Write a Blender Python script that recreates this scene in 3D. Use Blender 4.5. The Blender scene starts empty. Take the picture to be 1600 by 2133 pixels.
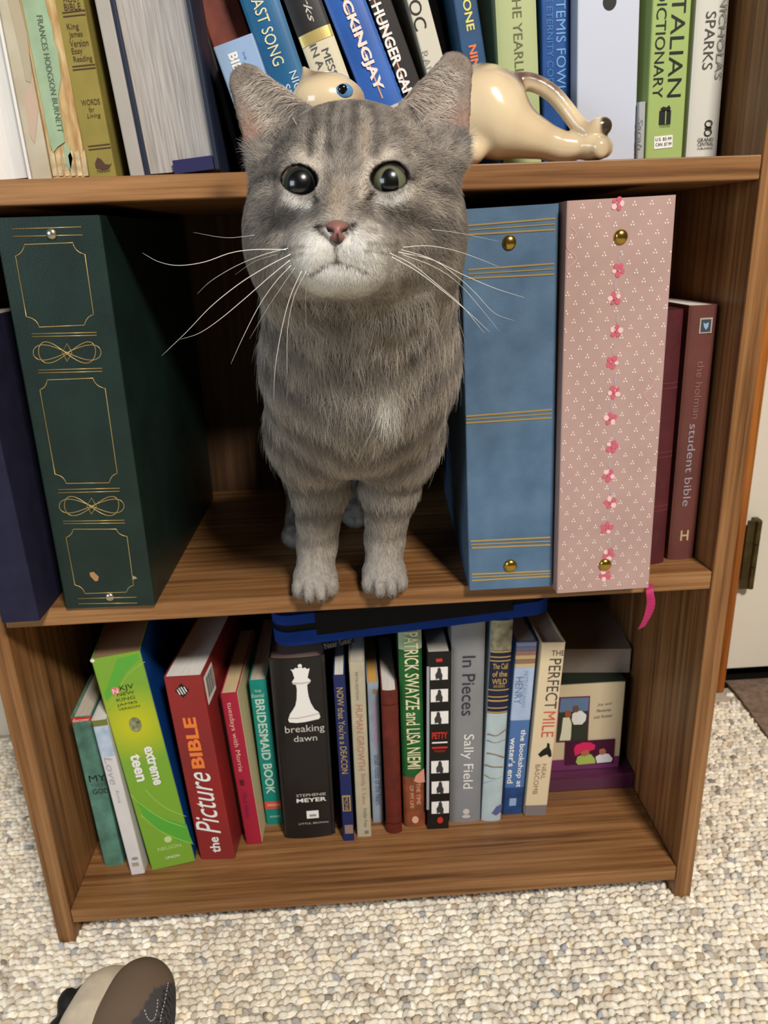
import bpy, bmesh, math, random
import numpy as np
from mathutils import Vector, Matrix, Euler

# ------------------------------------------------------------------ camera, world, lights, exposure
SC = bpy.context.scene
COL = SC.collection
CAM = np.array([0.2841, -0.5614, 0.6192]); YAW, PITCH, ROLL, FOC = 0.0421, 0.3436, -0.0371, 1588.42
def _axes(a, b, c):
    ca, sa, cb, sb, cc, sn = math.cos(a), math.sin(a), math.cos(b), math.sin(b), math.cos(c), math.sin(c)
    f = np.array([sa*cb, ca*cb, -sb]); r = np.array([ca, -sa, 0.0]); u = np.cross(r, f)
    return r*cc + u*sn, -r*sn + u*cc, f
CR, CU, CF = _axes(YAW, PITCH, ROLL)
def ray(x, y): return CF + CR*(x-800)/FOC + CU*(1066.5-y)/FOC
def hit(x, y, axis, val):
    d = ray(x, y); return CAM + d*((val-CAM[axis])/d[axis])
def atd(x, y, d): return CAM + ray(x, y)*d
cd = bpy.data.cameras.new('camera'); cam = bpy.data.objects.new('camera', cd); COL.objects.link(cam)
cd.sensor_fit = 'HORIZONTAL'; cd.sensor_width = 36.0; cd.lens = FOC/1600*36.0; cd.clip_start = 0.01
Mc = Matrix(((CR[0], CU[0], -CF[0], CAM[0]), (CR[1], CU[1], -CF[1], CAM[1]), (CR[2], CU[2], -CF[2], CAM[2]), (0, 0, 0, 1)))
cam.matrix_world = Mc
SC.camera = cam
cd.dof.use_dof = True; cd.dof.focus_distance = 0.40; cd.dof.aperture_fstop = 30.0
SC.view_settings.view_transform = 'Standard'; SC.view_settings.look = 'None'
SC.view_settings.gamma = 1.0; SC.view_settings.use_curve_mapping = False
SC.view_settings.exposure = -0.15
w = bpy.data.worlds.new('room_light'); SC.world = w; w.use_nodes = True
bg = w.node_tree.nodes['Background']; bg.inputs[0].default_value = (1.0, 0.94, 0.86, 1); bg.inputs[1].default_value = 0.045
def area(name, loc, target, sx, sy, power, col):
    l = bpy.data.lights.new(name, 'AREA'); l.shape = 'RECTANGLE'; l.size = sx; l.size_y = sy; l.energy = power; l.color = col
    o = bpy.data.objects.new(name, l); COL.objects.link(o); o.location = loc
    o.rotation_euler = (Vector(target)-Vector(loc)).to_track_quat('-Z', 'Y').to_euler()
    return o
area('room_lamp', (0.92, -1.62, 2.08), (0.30, 0.0, 0.40), 0.36, 0.26, 66, (1.0, 0.925, 0.83))
area('window_daylight', (-1.5, -1.8, 1.10), (0.25, 0.0, 0.5), 1.0, 0.9, 19, (0.72, 0.87, 1.0))

# ------------------------------------------------------------------ helpers
random.seed(7); RNG = np.random.default_rng(7)
def lin(c):
    c = np.asarray(c, float)/255.0
    return np.where(c <= 0.04045, c/12.92, ((c+0.055)/1.055)**2.4)
def L4(c): return tuple(lin(c)) + (1.0,)
_M = {}
def mat(name, col, rough=0.6, spec=0.3, metal=0.0, coat=0.0, vary=0.0, scale=40.0, col2=None, bump=0.0, bscale=300.0, stretch=(1, 1, 1), sheen=0.0, trans=0.0):
    if name in _M: return _M[name]
    m = bpy.data.materials.new(name); m.use_nodes = True; nt = m.node_tree; b = nt.nodes['Principled BSDF']
    b.inputs['Base Color'].default_value = L4(col); b.inputs['Roughness'].default_value = rough
    b.inputs['Specular IOR Level'].default_value = spec; b.inputs['Metallic'].default_value = metal
    b.inputs['Coat Weight'].default_value = coat; b.inputs['Coat Roughness'].default_value = 0.04
    b.inputs['Sheen Weight'].default_value = sheen
    if vary or bump:
        tc = nt.nodes.new('ShaderNodeTexCoord'); mp = nt.nodes.new('ShaderNodeMapping'); mp.inputs['Scale'].default_value = stretch
        nt.links.new(tc.outputs['Object'], mp.inputs[0])
    if vary:
        n = nt.nodes.new('ShaderNodeTexNoise'); n.inputs['Scale'].default_value = scale; n.inputs['Detail'].default_value = 4
        nt.links.new(mp.outputs[0], n.inputs['Vector'])
        r = nt.nodes.new('ShaderNodeValToRGB'); r.color_ramp.elements[0].position = 0.3; r.color_ramp.elements[1].position = 0.7
        c2 = col2 if col2 is not None else [max(0, v*(1-vary)) for v in col]
        r.color_ramp.elements[0].color = L4(c2); r.color_ramp.elements[1].color = L4(col)
        nt.links.new(n.outputs['Fac'], r.inputs[0]); nt.links.new(r.outputs[0], b.inputs['Base Color'])
    if bump:
        n2 = nt.nodes.new('ShaderNodeTexNoise'); n2.inputs['Scale'].default_value = bscale; n2.inputs['Detail'].default_value = 3
        nt.links.new(mp.outputs[0], n2.inputs['Vector'])
        bp = nt.nodes.new('ShaderNodeBump'); bp.inputs['Strength'].default_value = bump; bp.inputs['Distance'].default_value = 0.001
        nt.links.new(n2.outputs['Fac'], bp.inputs['Height']); nt.links.new(bp.outputs[0], b.inputs['Normal'])
    _M[name] = m
    return m
def wood(name, axis, dark, mid, light, rough=0.42):
    if name in _M: return _M[name]
    m = bpy.data.materials.new(name); m.use_nodes = True; nt = m.node_tree; b = nt.nodes['Principled BSDF']
    tc = nt.nodes.new('ShaderNodeTexCoord'); mp = nt.nodes.new('ShaderNodeMapping')
    s = [90.0, 90.0, 90.0]; s[axis] = 2.2; mp.inputs['Scale'].default_value = s
    nt.links.new(tc.outputs['Object'], mp.inputs[0])
    n1 = nt.nodes.new('ShaderNodeTexNoise'); n1.inputs['Scale'].default_value = 1.6; n1.inputs['Detail'].default_value = 6; n1.inputs['Roughness'].default_value = 0.62; n1.inputs['Distortion'].default_value = 0.25
    nt.links.new(mp.outputs[0], n1.inputs['Vector'])
    r = nt.nodes.new('ShaderNodeValToRGB'); e = r.color_ramp.elements
    e[0].position = 0.30; e[0].color = L4(dark); e[1].position = 0.68; e[1].color = L4(light)
    x = e.new(0.47); x.color = L4(mid)
    nt.links.new(n1.outputs['Fac'], r.inputs[0])
    mp2 = nt.nodes.new('ShaderNodeMapping'); s2 = [10.0, 10.0, 10.0]; s2[axis] = 1.2; mp2.inputs['Scale'].default_value = s2
    nt.links.new(tc.outputs['Object'], mp2.inputs[0])
    n2 = nt.nodes.new('ShaderNodeTexNoise'); n2.inputs['Scale'].default_value = 1.5; n2.inputs['Detail'].default_value = 3
    nt.links.new(mp2.outputs[0], n2.inputs['Vector'])
    mx = nt.nodes.new('ShaderNodeMix'); mx.data_type = 'RGBA'; mx.blend_type = 'MULTIPLY'; mx.inputs['Factor'].default_value = 0.55
    r2 = nt.nodes.new('ShaderNodeValToRGB'); r2.color_ramp.elements[0].position = 0.3; r2.color_ramp.elements[0].color = (0.45, 0.40, 0.36, 1); r2.color_ramp.elements[1].position = 0.7; r2.color_ramp.elements[1].color = (1, 1, 1, 1)
    nt.links.new(n2.outputs['Fac'], r2.inputs[0]); nt.links.new(r.outputs[0], mx.inputs['A']); nt.links.new(r2.outputs[0], mx.inputs['B'])
    nt.links.new(mx.outputs['Result'], b.inputs['Base Color'])
    b.inputs['Roughness'].default_value = rough; b.inputs['Specular IOR Level'].default_value = 0.35
    bp = nt.nodes.new('ShaderNodeBump'); bp.inputs['Strength'].default_value = 0.12; bp.inputs['Distance'].default_value = 0.001
    nt.links.new(n1.outputs['Fac'], bp.inputs['Height']); nt.links.new(bp.outputs[0], b.inputs['Normal'])
    _M[name] = m
    return m
def vcol_mat(name, rough=0.6, spec=0.3, coat=0.0, attr='tint', coat_rough=0.04):
    if name in _M: return _M[name]
    m = bpy.data.materials.new(name); m.use_nodes = True; nt = m.node_tree; b = nt.nodes['Principled BSDF']
    a = nt.nodes.new('ShaderNodeAttribute'); a.attribute_name = attr
    nt.links.new(a.outputs['Color'], b.inputs['Base Color'])
    b.inputs['Roughness'].default_value = rough; b.inputs['Specular IOR Level'].default_value = spec
    b.inputs['Coat Weight'].default_value = coat; b.inputs['Coat Roughness'].default_value = coat_rough
    _M[name] = m
    return m

def link(name, me, m=None, parent=None, smooth=False):
    o = bpy.data.objects.new(name, me); COL.objects.link(o)
    if m: me.materials.append(m)
    if parent: o.parent = parent
    if smooth: me.shade_smooth()
    return o
def from_bm(name, bm, m=None, parent=None, smooth=False):
    me = bpy.data.meshes.new(name); bmesh.ops.recalc_face_normals(bm, faces=bm.faces); bm.to_mesh(me); bm.free()
    return link(name, me, m, parent, smooth)
def np_mesh(name, V, Fq, cols=None, attr='tint'):
    me = bpy.data.meshes.new(name); V = np.ascontiguousarray(V, np.float32); Fq = np.ascontiguousarray(Fq, np.int32)
    k = Fq.shape[1]
    me.vertices.add(len(V)); me.vertices.foreach_set('co', V.ravel())
    me.loops.add(Fq.size); me.loops.foreach_set('vertex_index', Fq.ravel())
    me.polygons.add(len(Fq)); me.polygons.foreach_set('loop_start', np.arange(0, Fq.size, k, dtype=np.int32))
    me.update(calc_edges=True)
    if cols is not None:
        a = me.attributes.new(attr, 'FLOAT_COLOR', 'POINT')
        c = np.ones((len(V), 4), np.float32); c[:, :3] = cols; a.data.foreach_set('color', c.ravel())
    return me
def tag(o, label=None, cat=None, group=None, kind=None):
    if label: o['label'] = label
    if cat: o['category'] = cat
    if group: o['group'] = group
    if kind: o['kind'] = kind
    return o
def empty(name, loc, rot=(0, 0, 0)):
    o = bpy.data.objects.new(name, None); COL.objects.link(o); o.location = loc; o.rotation_euler = rot; o.empty_display_size = 0.02
    return o
def bm_box(bm, lo, hi, bev=0.0):
    r = bmesh.ops.create_cube(bm, size=1.0)
    for v in r['verts']:
        v.co = Vector([lo[i] + (v.co[i]+0.5)*(hi[i]-lo[i]) for i in range(3)])
    if bev:
        es = list({e for v in r['verts'] for e in v.link_edges})
        bmesh.ops.bevel(bm, geom=es, offset=bev, segments=2, affect='EDGES', profile=0.5)
def box(name, lo, hi, m, parent=None, bev=0.0, origin=None):
    bm = bmesh.new(); bm_box(bm, lo, hi, bev)
    if origin is not None: bmesh.ops.translate(bm, vec=-Vector(origin), verts=bm.verts)
    o = from_bm(name, bm, m, parent)
    if origin is not None: o.location = origin
    return o
def prism_bm(bm, poly, axis, a, b):
    """extrude a 2D polygon along axis from a to b; the polygon lies in the other two axes in order"""
    ax = [i for i in range(3) if i != axis]
    def mk(p, h):
        c = [0, 0, 0]; c[ax[0]] = p[0]; c[ax[1]] = p[1]; c[axis] = h; return bm.verts.new(c)
    A = [mk(p, a) for p in poly]; B = [mk(p, b) for p in poly]; n = len(poly)
    bm.faces.new(A); bm.faces.new(B[::-1])
    for i in range(n): bm.faces.new((A[i], B[i], B[(i+1) % n], A[(i+1) % n]))
def tube_np(pts, rad, cyclic=False, taper=None, sides=6):
    P = np.array(pts, float); n = len(P)
    T = np.roll(P, -1, 0) - np.roll(P, 1, 0) if cyclic else np.gradient(P, axis=0)
    T /= np.linalg.norm(T, axis=1)[:, None] + 1e-12
    up = np.array([0.3, 0.9, 0.2]); N = np.cross(T, up); N /= np.linalg.norm(N, axis=1)[:, None] + 1e-12; B = np.cross(T, N)
    r = np.array([rad*(taper(i/(n-1)) if taper else 1.0) for i in range(n)]); a = np.arange(sides)*2*math.pi/sides
    V = P[:, None] + r[:, None, None]*(np.cos(a)[None, :, None]*N[:, None] + np.sin(a)[None, :, None]*B[:, None])
    F = []; m_ = n if cyclic else n-1
    for i in range(m_):
        k = (i+1) % n
        for j in range(sides): F.append((i*sides+j, i*sides+(j+1) % sides, k*sides+(j+1) % sides, k*sides+j))
    return V.reshape(-1, 3), F
def tube(name, pts, rad, m, parent=None, cyclic=False, taper=None, res=2, smooth=True):
    V, F = tube_np(pts, rad, cyclic, taper, 6 if res > 1 else 4); n = len(pts); sd = 6 if res > 1 else 4
    if not cyclic: F = F + [tuple(range(sd))[::-1], tuple((n-1)*sd+j for j in range(sd))]
    me = bpy.data.meshes.new(name); me.from_pydata([tuple(v) for v in V], [], F); me.update()
    return link(name, me, m, parent, smooth)
def smooth_path(P, n=24):
    P = [np.array(p, float) for p in P]; Q = [2*P[0]-P[1]] + P + [2*P[-1]-P[-2]]; out = []
    segs = len(P)-1
    for k in range(n+1):
        s = k/n*segs; i = min(int(s), segs-1); t = s-i; a, b, c, d = Q[i:i+4]
        out.append(0.5*((2*b)+(c-a)*t+(2*a-5*b+4*c-d)*t*t+(3*b-a-3*c+d)*t**3))
    return out

# text ------------------------------------------------------------------------
_TXT = {}
def text_mesh(s, bold=0.0, shear=0.0):
    key = (s, bold, shear)
    if key in _TXT: return _TXT[key]
    c = bpy.data.curves.new('lettering', 'FONT'); c.body = s; c.size = 1.0; c.resolution_u = 3; c.offset = bold; c.shear = shear
    o = bpy.data.objects.new('lettering', c); COL.objects.link(o)
    dg = bpy.context.evaluated_depsgraph_get(); dg.update()
    me = bpy.data.meshes.new_from_object(o.evaluated_get(dg)); bpy.data.objects.remove(o); bpy.data.curves.remove(c)
    n = len(me.vertices); V = np.empty(n*3, np.float32); me.vertices.foreach_get('co', V); V = V.reshape(-1, 3)
    lo, hi = V.min(0), V.max(0); Fs = [tuple(p.vertices) for p in me.polygons]; bpy.data.meshes.remove(me)
    V = V - (lo+hi)/2; sz = np.maximum(hi-lo, 1e-6)
    _TXT[key] = (V/np.array([sz[0], sz[1], 1]), Fs)
    return _TXT[key]
def put_text(name, parent, s, c, L, H, m, mode='flat', y=-0.0004, bold=0.0, shear=0.0, ang=0.0):
    """text centred at local (c.x, c.z) on a spine that faces -y; mode: flat, down, up"""
    V, Fs = text_mesh(s, bold, shear); X = V[:, 0]*L; Z = V[:, 1]*H
    if mode == 'down': a, b = Z, -X
    elif mode == 'up': a, b = -Z, X
    else: a, b = X, Z
    ca, sa = math.cos(ang), math.sin(ang); a, b = a*ca - b*sa, a*sa + b*ca
    P = np.stack([a + c[0], np.full(len(V), y), b + c[1]], 1)
    me = bpy.data.meshes.new(name); me.from_pydata([tuple(p) for p in P], [], Fs); me.update()
    return link(name, me, m, parent)
def poly_print(name, parent, polys, m, y=-0.0004, th=0.0003):
    bm = bmesh.new()
    for poly in polys: prism_bm(bm, poly, 1, y, y+th)
    return from_bm(name, bm, m, parent)
def disc(cx, cz, rx, rz=None, n=14, a0=0.0):
    rz = rz or rx
    return [(cx+rx*math.cos(a0+2*math.pi*i/n), cz+rz*math.sin(a0+2*math.pi*i/n)) for i in range(n)]
def rect(cx, cz, wd, ht, ang=0.0):
    c, s = math.cos(ang), math.sin(ang)
    return [(cx+x*c-z*s, cz+x*s+z*c) for x, z in ((-wd/2, -ht/2), (wd/2, -ht/2), (wd/2, ht/2), (-wd/2, ht/2))]

# books ------------------------------------------------------------------------
class Book:
    def __init__(s, name, label, cat, x, y, z, lean, t, h, yaw, depth, cover, pages=None, group=None, kind='paper', bulge=0.0, side=None, edge=0.0012, closed=False, inset=0.0):
        s.t, s.h, s.d, s.bulge = t, h, depth, bulge
        th, ps = math.radians(lean), math.radians(yaw)
        z0 = z + (t*math.sin(th) if th > 0 else 0.0)
        s.o = empty(name, (x, y, z0), (0, th, ps)); tag(s.o, label, cat, group)
        ex = np.array([math.cos(th)*math.cos(ps), math.cos(th)*math.sin(ps), -math.sin(th)])
        ez = np.array([math.sin(th)*math.cos(ps), math.sin(th)*math.sin(ps), math.cos(th)])
        s.B = np.array([x, y, z0]); s.ex, s.ez = ex, ez; s.n = np.cross(ex, ez)
        b = edge
        # outer front profile
        front = []
        if bulge > 0:
            for i in range(13):
                u = i/12; front.append((t*u, bulge*(1-math.sqrt(max(0, 1-(2*u-1)**2*0.92)))/(1-math.sqrt(0.08))))
        else:
            r = min(0.0012, t*0.18)
            front = [(0, r), (r*0.3, r*0.3), (r, 0), (t-r, 0), (t-r*0.3, r*0.3), (t, r)]
        s.front = front
        bm = bmesh.new()
        if closed:
            prism_bm(bm, front + [(t, depth), (0, depth)], 2, 0, h)
        else:
            inner = [(t-b, depth), (t-b, bulge+b*1.6+0.0004), (b, bulge+b*1.6+0.0004), (b, depth)]
            poly = front + [(t, depth)] + inner + [(0, depth)]
            # built as quads strips so that the concave section stays clean
            out = [(0, depth)] + front + [(t, depth)]
            n = len(out); inn = []
            for i, (px, py) in enumerate(out):
                fx = min(max(px, b), t-b); fy = depth if i in (0, n-1) else max(py, 0)+b
                inn.append((fx, min(fy, depth)))
            vo0 = [bm.verts.new((p[0], p[1], 0)) for p in out]; vo1 = [bm.verts.new((p[0], p[1], h)) for p in out]
            vi0 = [bm.verts.new((p[0], p[1], 0)) for p in inn]; vi1 = [bm.verts.new((p[0], p[1], h)) for p in inn]
            for i in range(n-1):
                bm.faces.new((vo0[i], vo0[i+1], vo1[i+1], vo1[i])); bm.faces.new((vi0[i+1], vi0[i], vi1[i], vi1[i+1]))
                bm.faces.new((vo1[i], vo1[i+1], vi1[i+1], vi1[i])); bm.faces.new((vo0[i+1], vo0[i], vi0[i], vi0[i+1]))
            bm.faces.new((vo0[0], vo1[0], vi1[0], vi0[0])); bm.faces.new((vo1[-1], vo0[-1], vi0[-1], vi1[-1]))
        s.cover = from_bm('cover', bm, cover, s.o)
        if pages is not None and not closed:
            zi = inset if inset else (0.003 if kind == 'hard' else 0.0006)
            y0 = bulge + b + 0.0003 if bulge == 0 else b + bulge*0.55
            bm = bmesh.new(); bm_box(bm, (b+0.0002, y0, zi), (t-b-0.0002, depth-(0.003 if kind == 'hard' else 0.0006), h-zi))
            s.pages = from_bm('page_block', bm, pages, s.o)
        if side is not None:
            bm = bmesh.new(); bm_box(bm, (t, 0.0014, 0.0004), (t+0.0004, depth-0.0005, h-0.0004)); from_bm('board', bm, side, s.o)
    def P(s, x, y):
        d = ray(x, y); t = ((s.B-CAM) @ s.n)/(d @ s.n); q = CAM + d*t - s.B
        return float(q @ s.ex), float(q @ s.ez)
    def pxs(s, x, y):  # metres per pixel at this spot
        a = s.P(x, y); b = s.P(x+1, y); return math.hypot(a[0]-b[0], a[1]-b[1])
    def text(s, name, txt, p0, p1, hpx, m, mode=None, **k):
        a, b = s.P(*p0), s.P(*p1); c = ((a[0]+b[0])/2, (a[1]+b[1])/2); L = math.hypot(b[0]-a[0], b[1]-a[1])
        H = hpx*s.pxs((p0[0]+p1[0])/2, (p0[1]+p1[1])/2)
        if mode is None:
            dx, dz = b[0]-a[0], b[1]-a[1]
            mode = 'flat' if abs(dx) > abs(dz) else ('down' if dz < 0 else 'up')
        if mode != 'flat':
            c = (min(max(c[0], H/2), max(s.t-H/2, H/2)), c[1])
        return put_text(name, s.o, txt, c, L, H, m, mode, y=k.pop('y', -0.0004), **k)
    def band(s, name, z0, z1, m, y=-0.00025):
        """a printed band that wraps the spine between heights z0 and z1"""
        bm = bmesh.new(); fr = [(a, b + y) for a, b in s.front]
        va = [bm.verts.new((p[0], p[1], z0)) for p in fr]; vb = [bm.verts.new((p[0], p[1], z1)) for p in fr]
        for i in range(len(fr)-1): bm.faces.new((va[i], va[i+1], vb[i+1], vb[i]))
        return from_bm(name, bm, m, s.o)
    def zpx(s, x, y): return s.P(x, y)[1]
    def lines(s, name, segs, wpx, m, y=-0.0004):
        polys = []
        for p0, p1 in segs:
            a, b = s.P(*p0), s.P(*p1); w_ = wpx*s.pxs(*p0); L = math.hypot(b[0]-a[0], b[1]-a[1])
            polys.append(rect((a[0]+b[0])/2, (a[1]+b[1])/2, L, w_, math.atan2(b[1]-a[1], b[0]-a[0])))
        return [poly_print(name, s.o, [q], m, y) for q in polys]
    def patch(s, name, c, wpx, hpx, m, y=-0.0004, ang=0.0):
        a = s.P(*c); k = s.pxs(*c); return poly_print(name, s.o, [rect(a[0], a[1], wpx*k, hpx*k, ang)], m, y)
    def blob(s, name, c, rx, rz, m, y=-0.0004, n=16):
        a = s.P(*c); k = s.pxs(*c); return poly_print(name, s.o, [disc(a[0], a[1], rx*k, rz*k, n)], m, y)
    def pixpoly(s, name, pts, m, y=-0.0004, th=0.0003):
        return poly_print(name, s.o, [[s.P(*p) for p in pts]], m, y, th)
    def rivet(s, c, rpx, m):
        a = s.P(*c); r = rpx*s.pxs(*c); bm = bmesh.new()
        bmesh.ops.create_uvsphere(bm, u_segments=20, v_segments=10, radius=r)
        for v in bm.verts: v.co.y *= 0.55
        o = from_bm('rivet', bm, m, s.o, True); o.location = (a[0], -0.0003, a[1]); return o

# ------------------------------------------------------------------ the setting
ZA, ZB, ZC, TH, W, DEP = 0.6649, 0.3507, 0.0389, 0.0158, 0.578, 0.295
M_floor = mat('carpet_backing', (206, 196, 178), 0.95, 0.1, vary=0.15, scale=60)
M_wall = mat('wall_paint', (222, 214, 198), 0.8, 0.2)
M_door = mat('door_paint', (236, 229, 214), 0.45, 0.4, vary=0.03, scale=6)
floor = box('floor', (-1.6, -2.2, -0.02), (2.2, 0.95, 0.0), M_floor); tag(floor, 'cream berber carpet floor', kind='structure')
wl = box('wall_back', (-1.6, 0.345, 0.0), (0.725, 0.43, 2.3), M_wall); tag(wl, 'wall behind the bookcase', kind='structure')
M_casing = wood('stained_oak_casing', 2, (122, 66, 22), (176, 104, 42), (206, 134, 64), 0.3)
trim = box('trim_1', (0.725, 0.338, 0.0), (0.7925, 0.40, 2.1), M_casing, bev=0.003, origin=(0.75, 0.33, 0)); tag(trim, 'orange oak door casing beside the bookcase', kind='structure')
door = empty('door_1', (0.796, 0.352, 0.03)); tag(door, 'white door hung beside the bookcase', kind='structure')
box('door_panel', (0.0, 0.0, 0.0), (0.76, 0.035, 2.0), M_door, door, bev=0.002)
M_brass = mat('aged_brass', (112, 98, 62), 0.38, 0.5, metal=0.85, vary=0.35, scale=50)
bm = bmesh.new(); bm_box(bm, (-0.002, -0.0135, 0.131), (0.009, -0.0115, 0.229), 0.0006); bm_box(bm, (0.009, -0.0115, 0.131), (0.0168, -0.0005, 0.229), 0.0006)
hinge = from_bm('hinge_leaf', bm, M_brass, door)
for k in range(3):
    bm = bmesh.new(); bmesh.ops.create_cone(bm, cap_ends=True, segments=20, radius1=0.0042, radius2=0.0042, depth=0.0315)
    o = from_bm('hinge_knuckle', bm, M_brass, door, False); o.location = (0.0125, -0.0130, 0.1475+0.0325*k)
t2 = box('door_gap_shade', (0.794, 0.350, 0.0), (2.2, 0.60, 0.0045), mat('gap_shade_black', (22, 19, 16), 0.9, 0.1)); tag(t2, 'floor strip under the white door, blackened for the shade of the gap', kind='structure')  # near-black strip paints the shade of the gap below the door
bd = box('wall_2', (0.725, 0.60, 0.0), (2.2, 0.65, 2.3), mat('hall_shade', (26, 22, 18), 0.9, 0.1)); tag(bd, 'hallway wall behind the door, coloured near-black for its shade', kind='structure')  # shade of the unlit hall is put into the wall colour

# bookcase --------------------------------------------------------------------
bc = empty('bookcase', (0, 0, 0)); tag(bc, 'brown woodgrain laminate bookcase with open shelves standing on the carpet', 'bookcase')
DK, MD, LT = (84, 53, 30), (144, 100, 60), (180, 134, 88)
M_wx = wood('walnut_laminate_shelf', 0, DK, MD, LT); M_wz = wood('walnut_laminate_upright', 2, DK, MD, LT)
TP = 0.0165; HT = 1.02
box('side_panel', (-TP, 0.0, 0.0), (0.0, DEP, HT), M_wz, bc, bev=0.0012, origin=(-TP, 0, 0))
box('side_panel', (W, 0.0, 0.0), (W+TP, DEP, HT), M_wz, bc, bev=0.0012, origin=(W, 0, 0))
for i, z in enumerate((ZC, ZB, ZA, 0.985)):
    box('shelf', (0.0004, 0.0008, z-TH), (W-0.0004, DEP-0.006, z), M_wx, bc, bev=0.0010, origin=(0.1*i, 0, z))
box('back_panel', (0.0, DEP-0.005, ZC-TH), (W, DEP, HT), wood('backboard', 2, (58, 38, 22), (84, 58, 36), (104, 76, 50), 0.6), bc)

# carpet loops ------------------------------------------------------------------
def carpet(x0, x1, y0, y1, skip, name, pal, wts, parent=None, dx=0.0058, dy=0.0066, size=1.0):
    nx, ny = int((x1-x0)/dx), int((y1-y0)/dy)
    gx, gy = np.meshgrid(np.arange(nx), np.arange(ny)); n = gx.size
    px = x0 + (gx.ravel() + 0.5*(gy.ravel() % 2))*dx + RNG.normal(0, dx*0.22, n)
    py = y0 + gy.ravel()*dy + RNG.normal(0, dy*0.10, n)
    keep = ~skip(px, py); px, py = px[keep], py[keep]; n = len(px)
    seg = 7; rings = [(1.0, 0.0), (0.92, 0.55), (0.55, 0.92)]
    T = [(r*math.cos(2*math.pi*(i+0.5*k)/seg), r*math.sin(2*math.pi*(i+0.5*k)/seg), z) for k, (r, z) in enumerate(rings) for i in range(seg)] + [(0, 0, 1.0)]
    T = np.array(T); Ft = []
    for k in range(2):
        for i in range(seg):
            a, b, c, d = k*seg+i, k*seg+(i+1) % seg, (k+1)*seg+(i+1) % seg, (k+1)*seg+i; Ft += [(a, b, c), (a, c, d)]
    for i in range(seg): Ft.append((2*seg+i, 2*seg+(i+1) % seg, 3*seg))
    Ft = np.array(Ft)
    ang = RNG.normal(0.15, 0.75, n); ca, sa = np.cos(ang), np.sin(ang)
    A = RNG.uniform(0.0036, 0.0060, n)*size; B = RNG.uniform(0.0025, 0.0036, n)*size; H = RNG.uniform(0.0026, 0.0044, n)*size
    tx = T[None, :, 0]*A[:, None]; ty = T[None, :, 1]*B[:, None]
    V = np.stack([px[:, None] + tx*ca[:, None] - ty*sa[:, None], py[:, None] + tx*sa[:, None] + ty*ca[:, None], T[None, :, 2]*H[:, None] + 0*tx], 2)
    pal = lin(pal); wts = np.array(wts, float)/sum(wts)
    ci = RNG.choice(len(pal), n, p=wts); base = pal[ci]*RNG.uniform(0.80, 1.08, n)[:, None]
    C = np.repeat(base[:, None, :], T.shape[0], 1)
    Fq = (Ft[None] + (np.arange(n)*T.shape[0])[:, None, None]).reshape(-1, 3)
    me = np_mesh(name, V.reshape(-1, 3), Fq, C.reshape(-1, 3)); me.shade_smooth()
    o = link(name, me, vcol_mat('wool_loops', 0.95, 0.1), parent); tag(o, kind='stuff')
    return o
under = lambda x, y: (x > -TP-0.002) & (x < W+TP+0.002) & (y > 0.004)
under2 = lambda x, y: under(x, y) & ((y > 0.10) | (x < 0.0) | (x > W)) | ((x > 0.80) & (y > 0.04) & (y < 0.37)) | (y > 0.40) | ((x > 0.72) & (x < 0.794) & (y > 0.317))
PAL = [(255, 250, 236), (250, 241, 224), (240, 230, 213), (222, 214, 200), (252, 240, 214), (196, 192, 186), (176, 178, 182), (212, 194, 172), (160, 150, 138)]
cp = carpet(-0.46, 1.08, -0.44, 0.345, under2, 'carpet_pile', PAL, [30, 26, 16, 10, 7, 4, 1.6, 2.0, 1.2])
tag(cp, 'cream flecked berber carpet loops around the bookcase', 'carpet')
mt = empty('door_mat', (0.80, 0.04, 0.0)); tag(mt, 'taupe low pile mat lying in front of the white door', 'mat')
M_mat = mat('taupe_mat', (150, 128, 112), 0.95, 0.1, vary=0.25, scale=120, bump=0.6, bscale=500)
bm = bmesh.new(); prism_bm(bm, [(0.0 + 0.004*math.sin(7*i), 0.32*i/12) for i in range(13)][::-1] + [(0.62, 0.0), (0.62, 0.32)], 2, 0.0, 0.006); from_bm('mat_pile', bm, M_mat, mt)

# ------------------------------------------------------------------ books
M_pg = mat('paper_pages', (214, 204, 186), 0.85, 0.1, vary=0.12, scale=220, stretch=(6, 0.2, 0.2))
M_pgw = mat('white_pages', (236, 232, 224), 0.85, 0.1, vary=0.08, scale=220, stretch=(6, 0.2, 0.2))
M_pgc = mat('cream_pages', (222, 200, 156), 0.85, 0.1, vary=0.1, scale=220, stretch=(6, 0.2, 0.2))
def pm(name, col, **k): k.setdefault('rough', 0.45); k.setdefault('spec', 0.35); return mat(name, col, **k)
WHT = pm('print_white', (240, 238, 234)); BLK = pm('print_black', (28, 26, 26)); GLD = mat('print_gold', (206, 178, 104), 0.35, 0.5, metal=0.35)
GRY = pm('print_grey', (150, 148, 150)); RED = pm('print_red', (206, 52, 42)); ORG = pm('print_orange', (240, 130, 60)); NVY = pm('print_navy', (34, 40, 84))
GBOT = 'books on the bottom shelf'; GTOP = 'books on the top shelf'; GMID = 'albums and bibles on the middle shelf'

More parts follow.
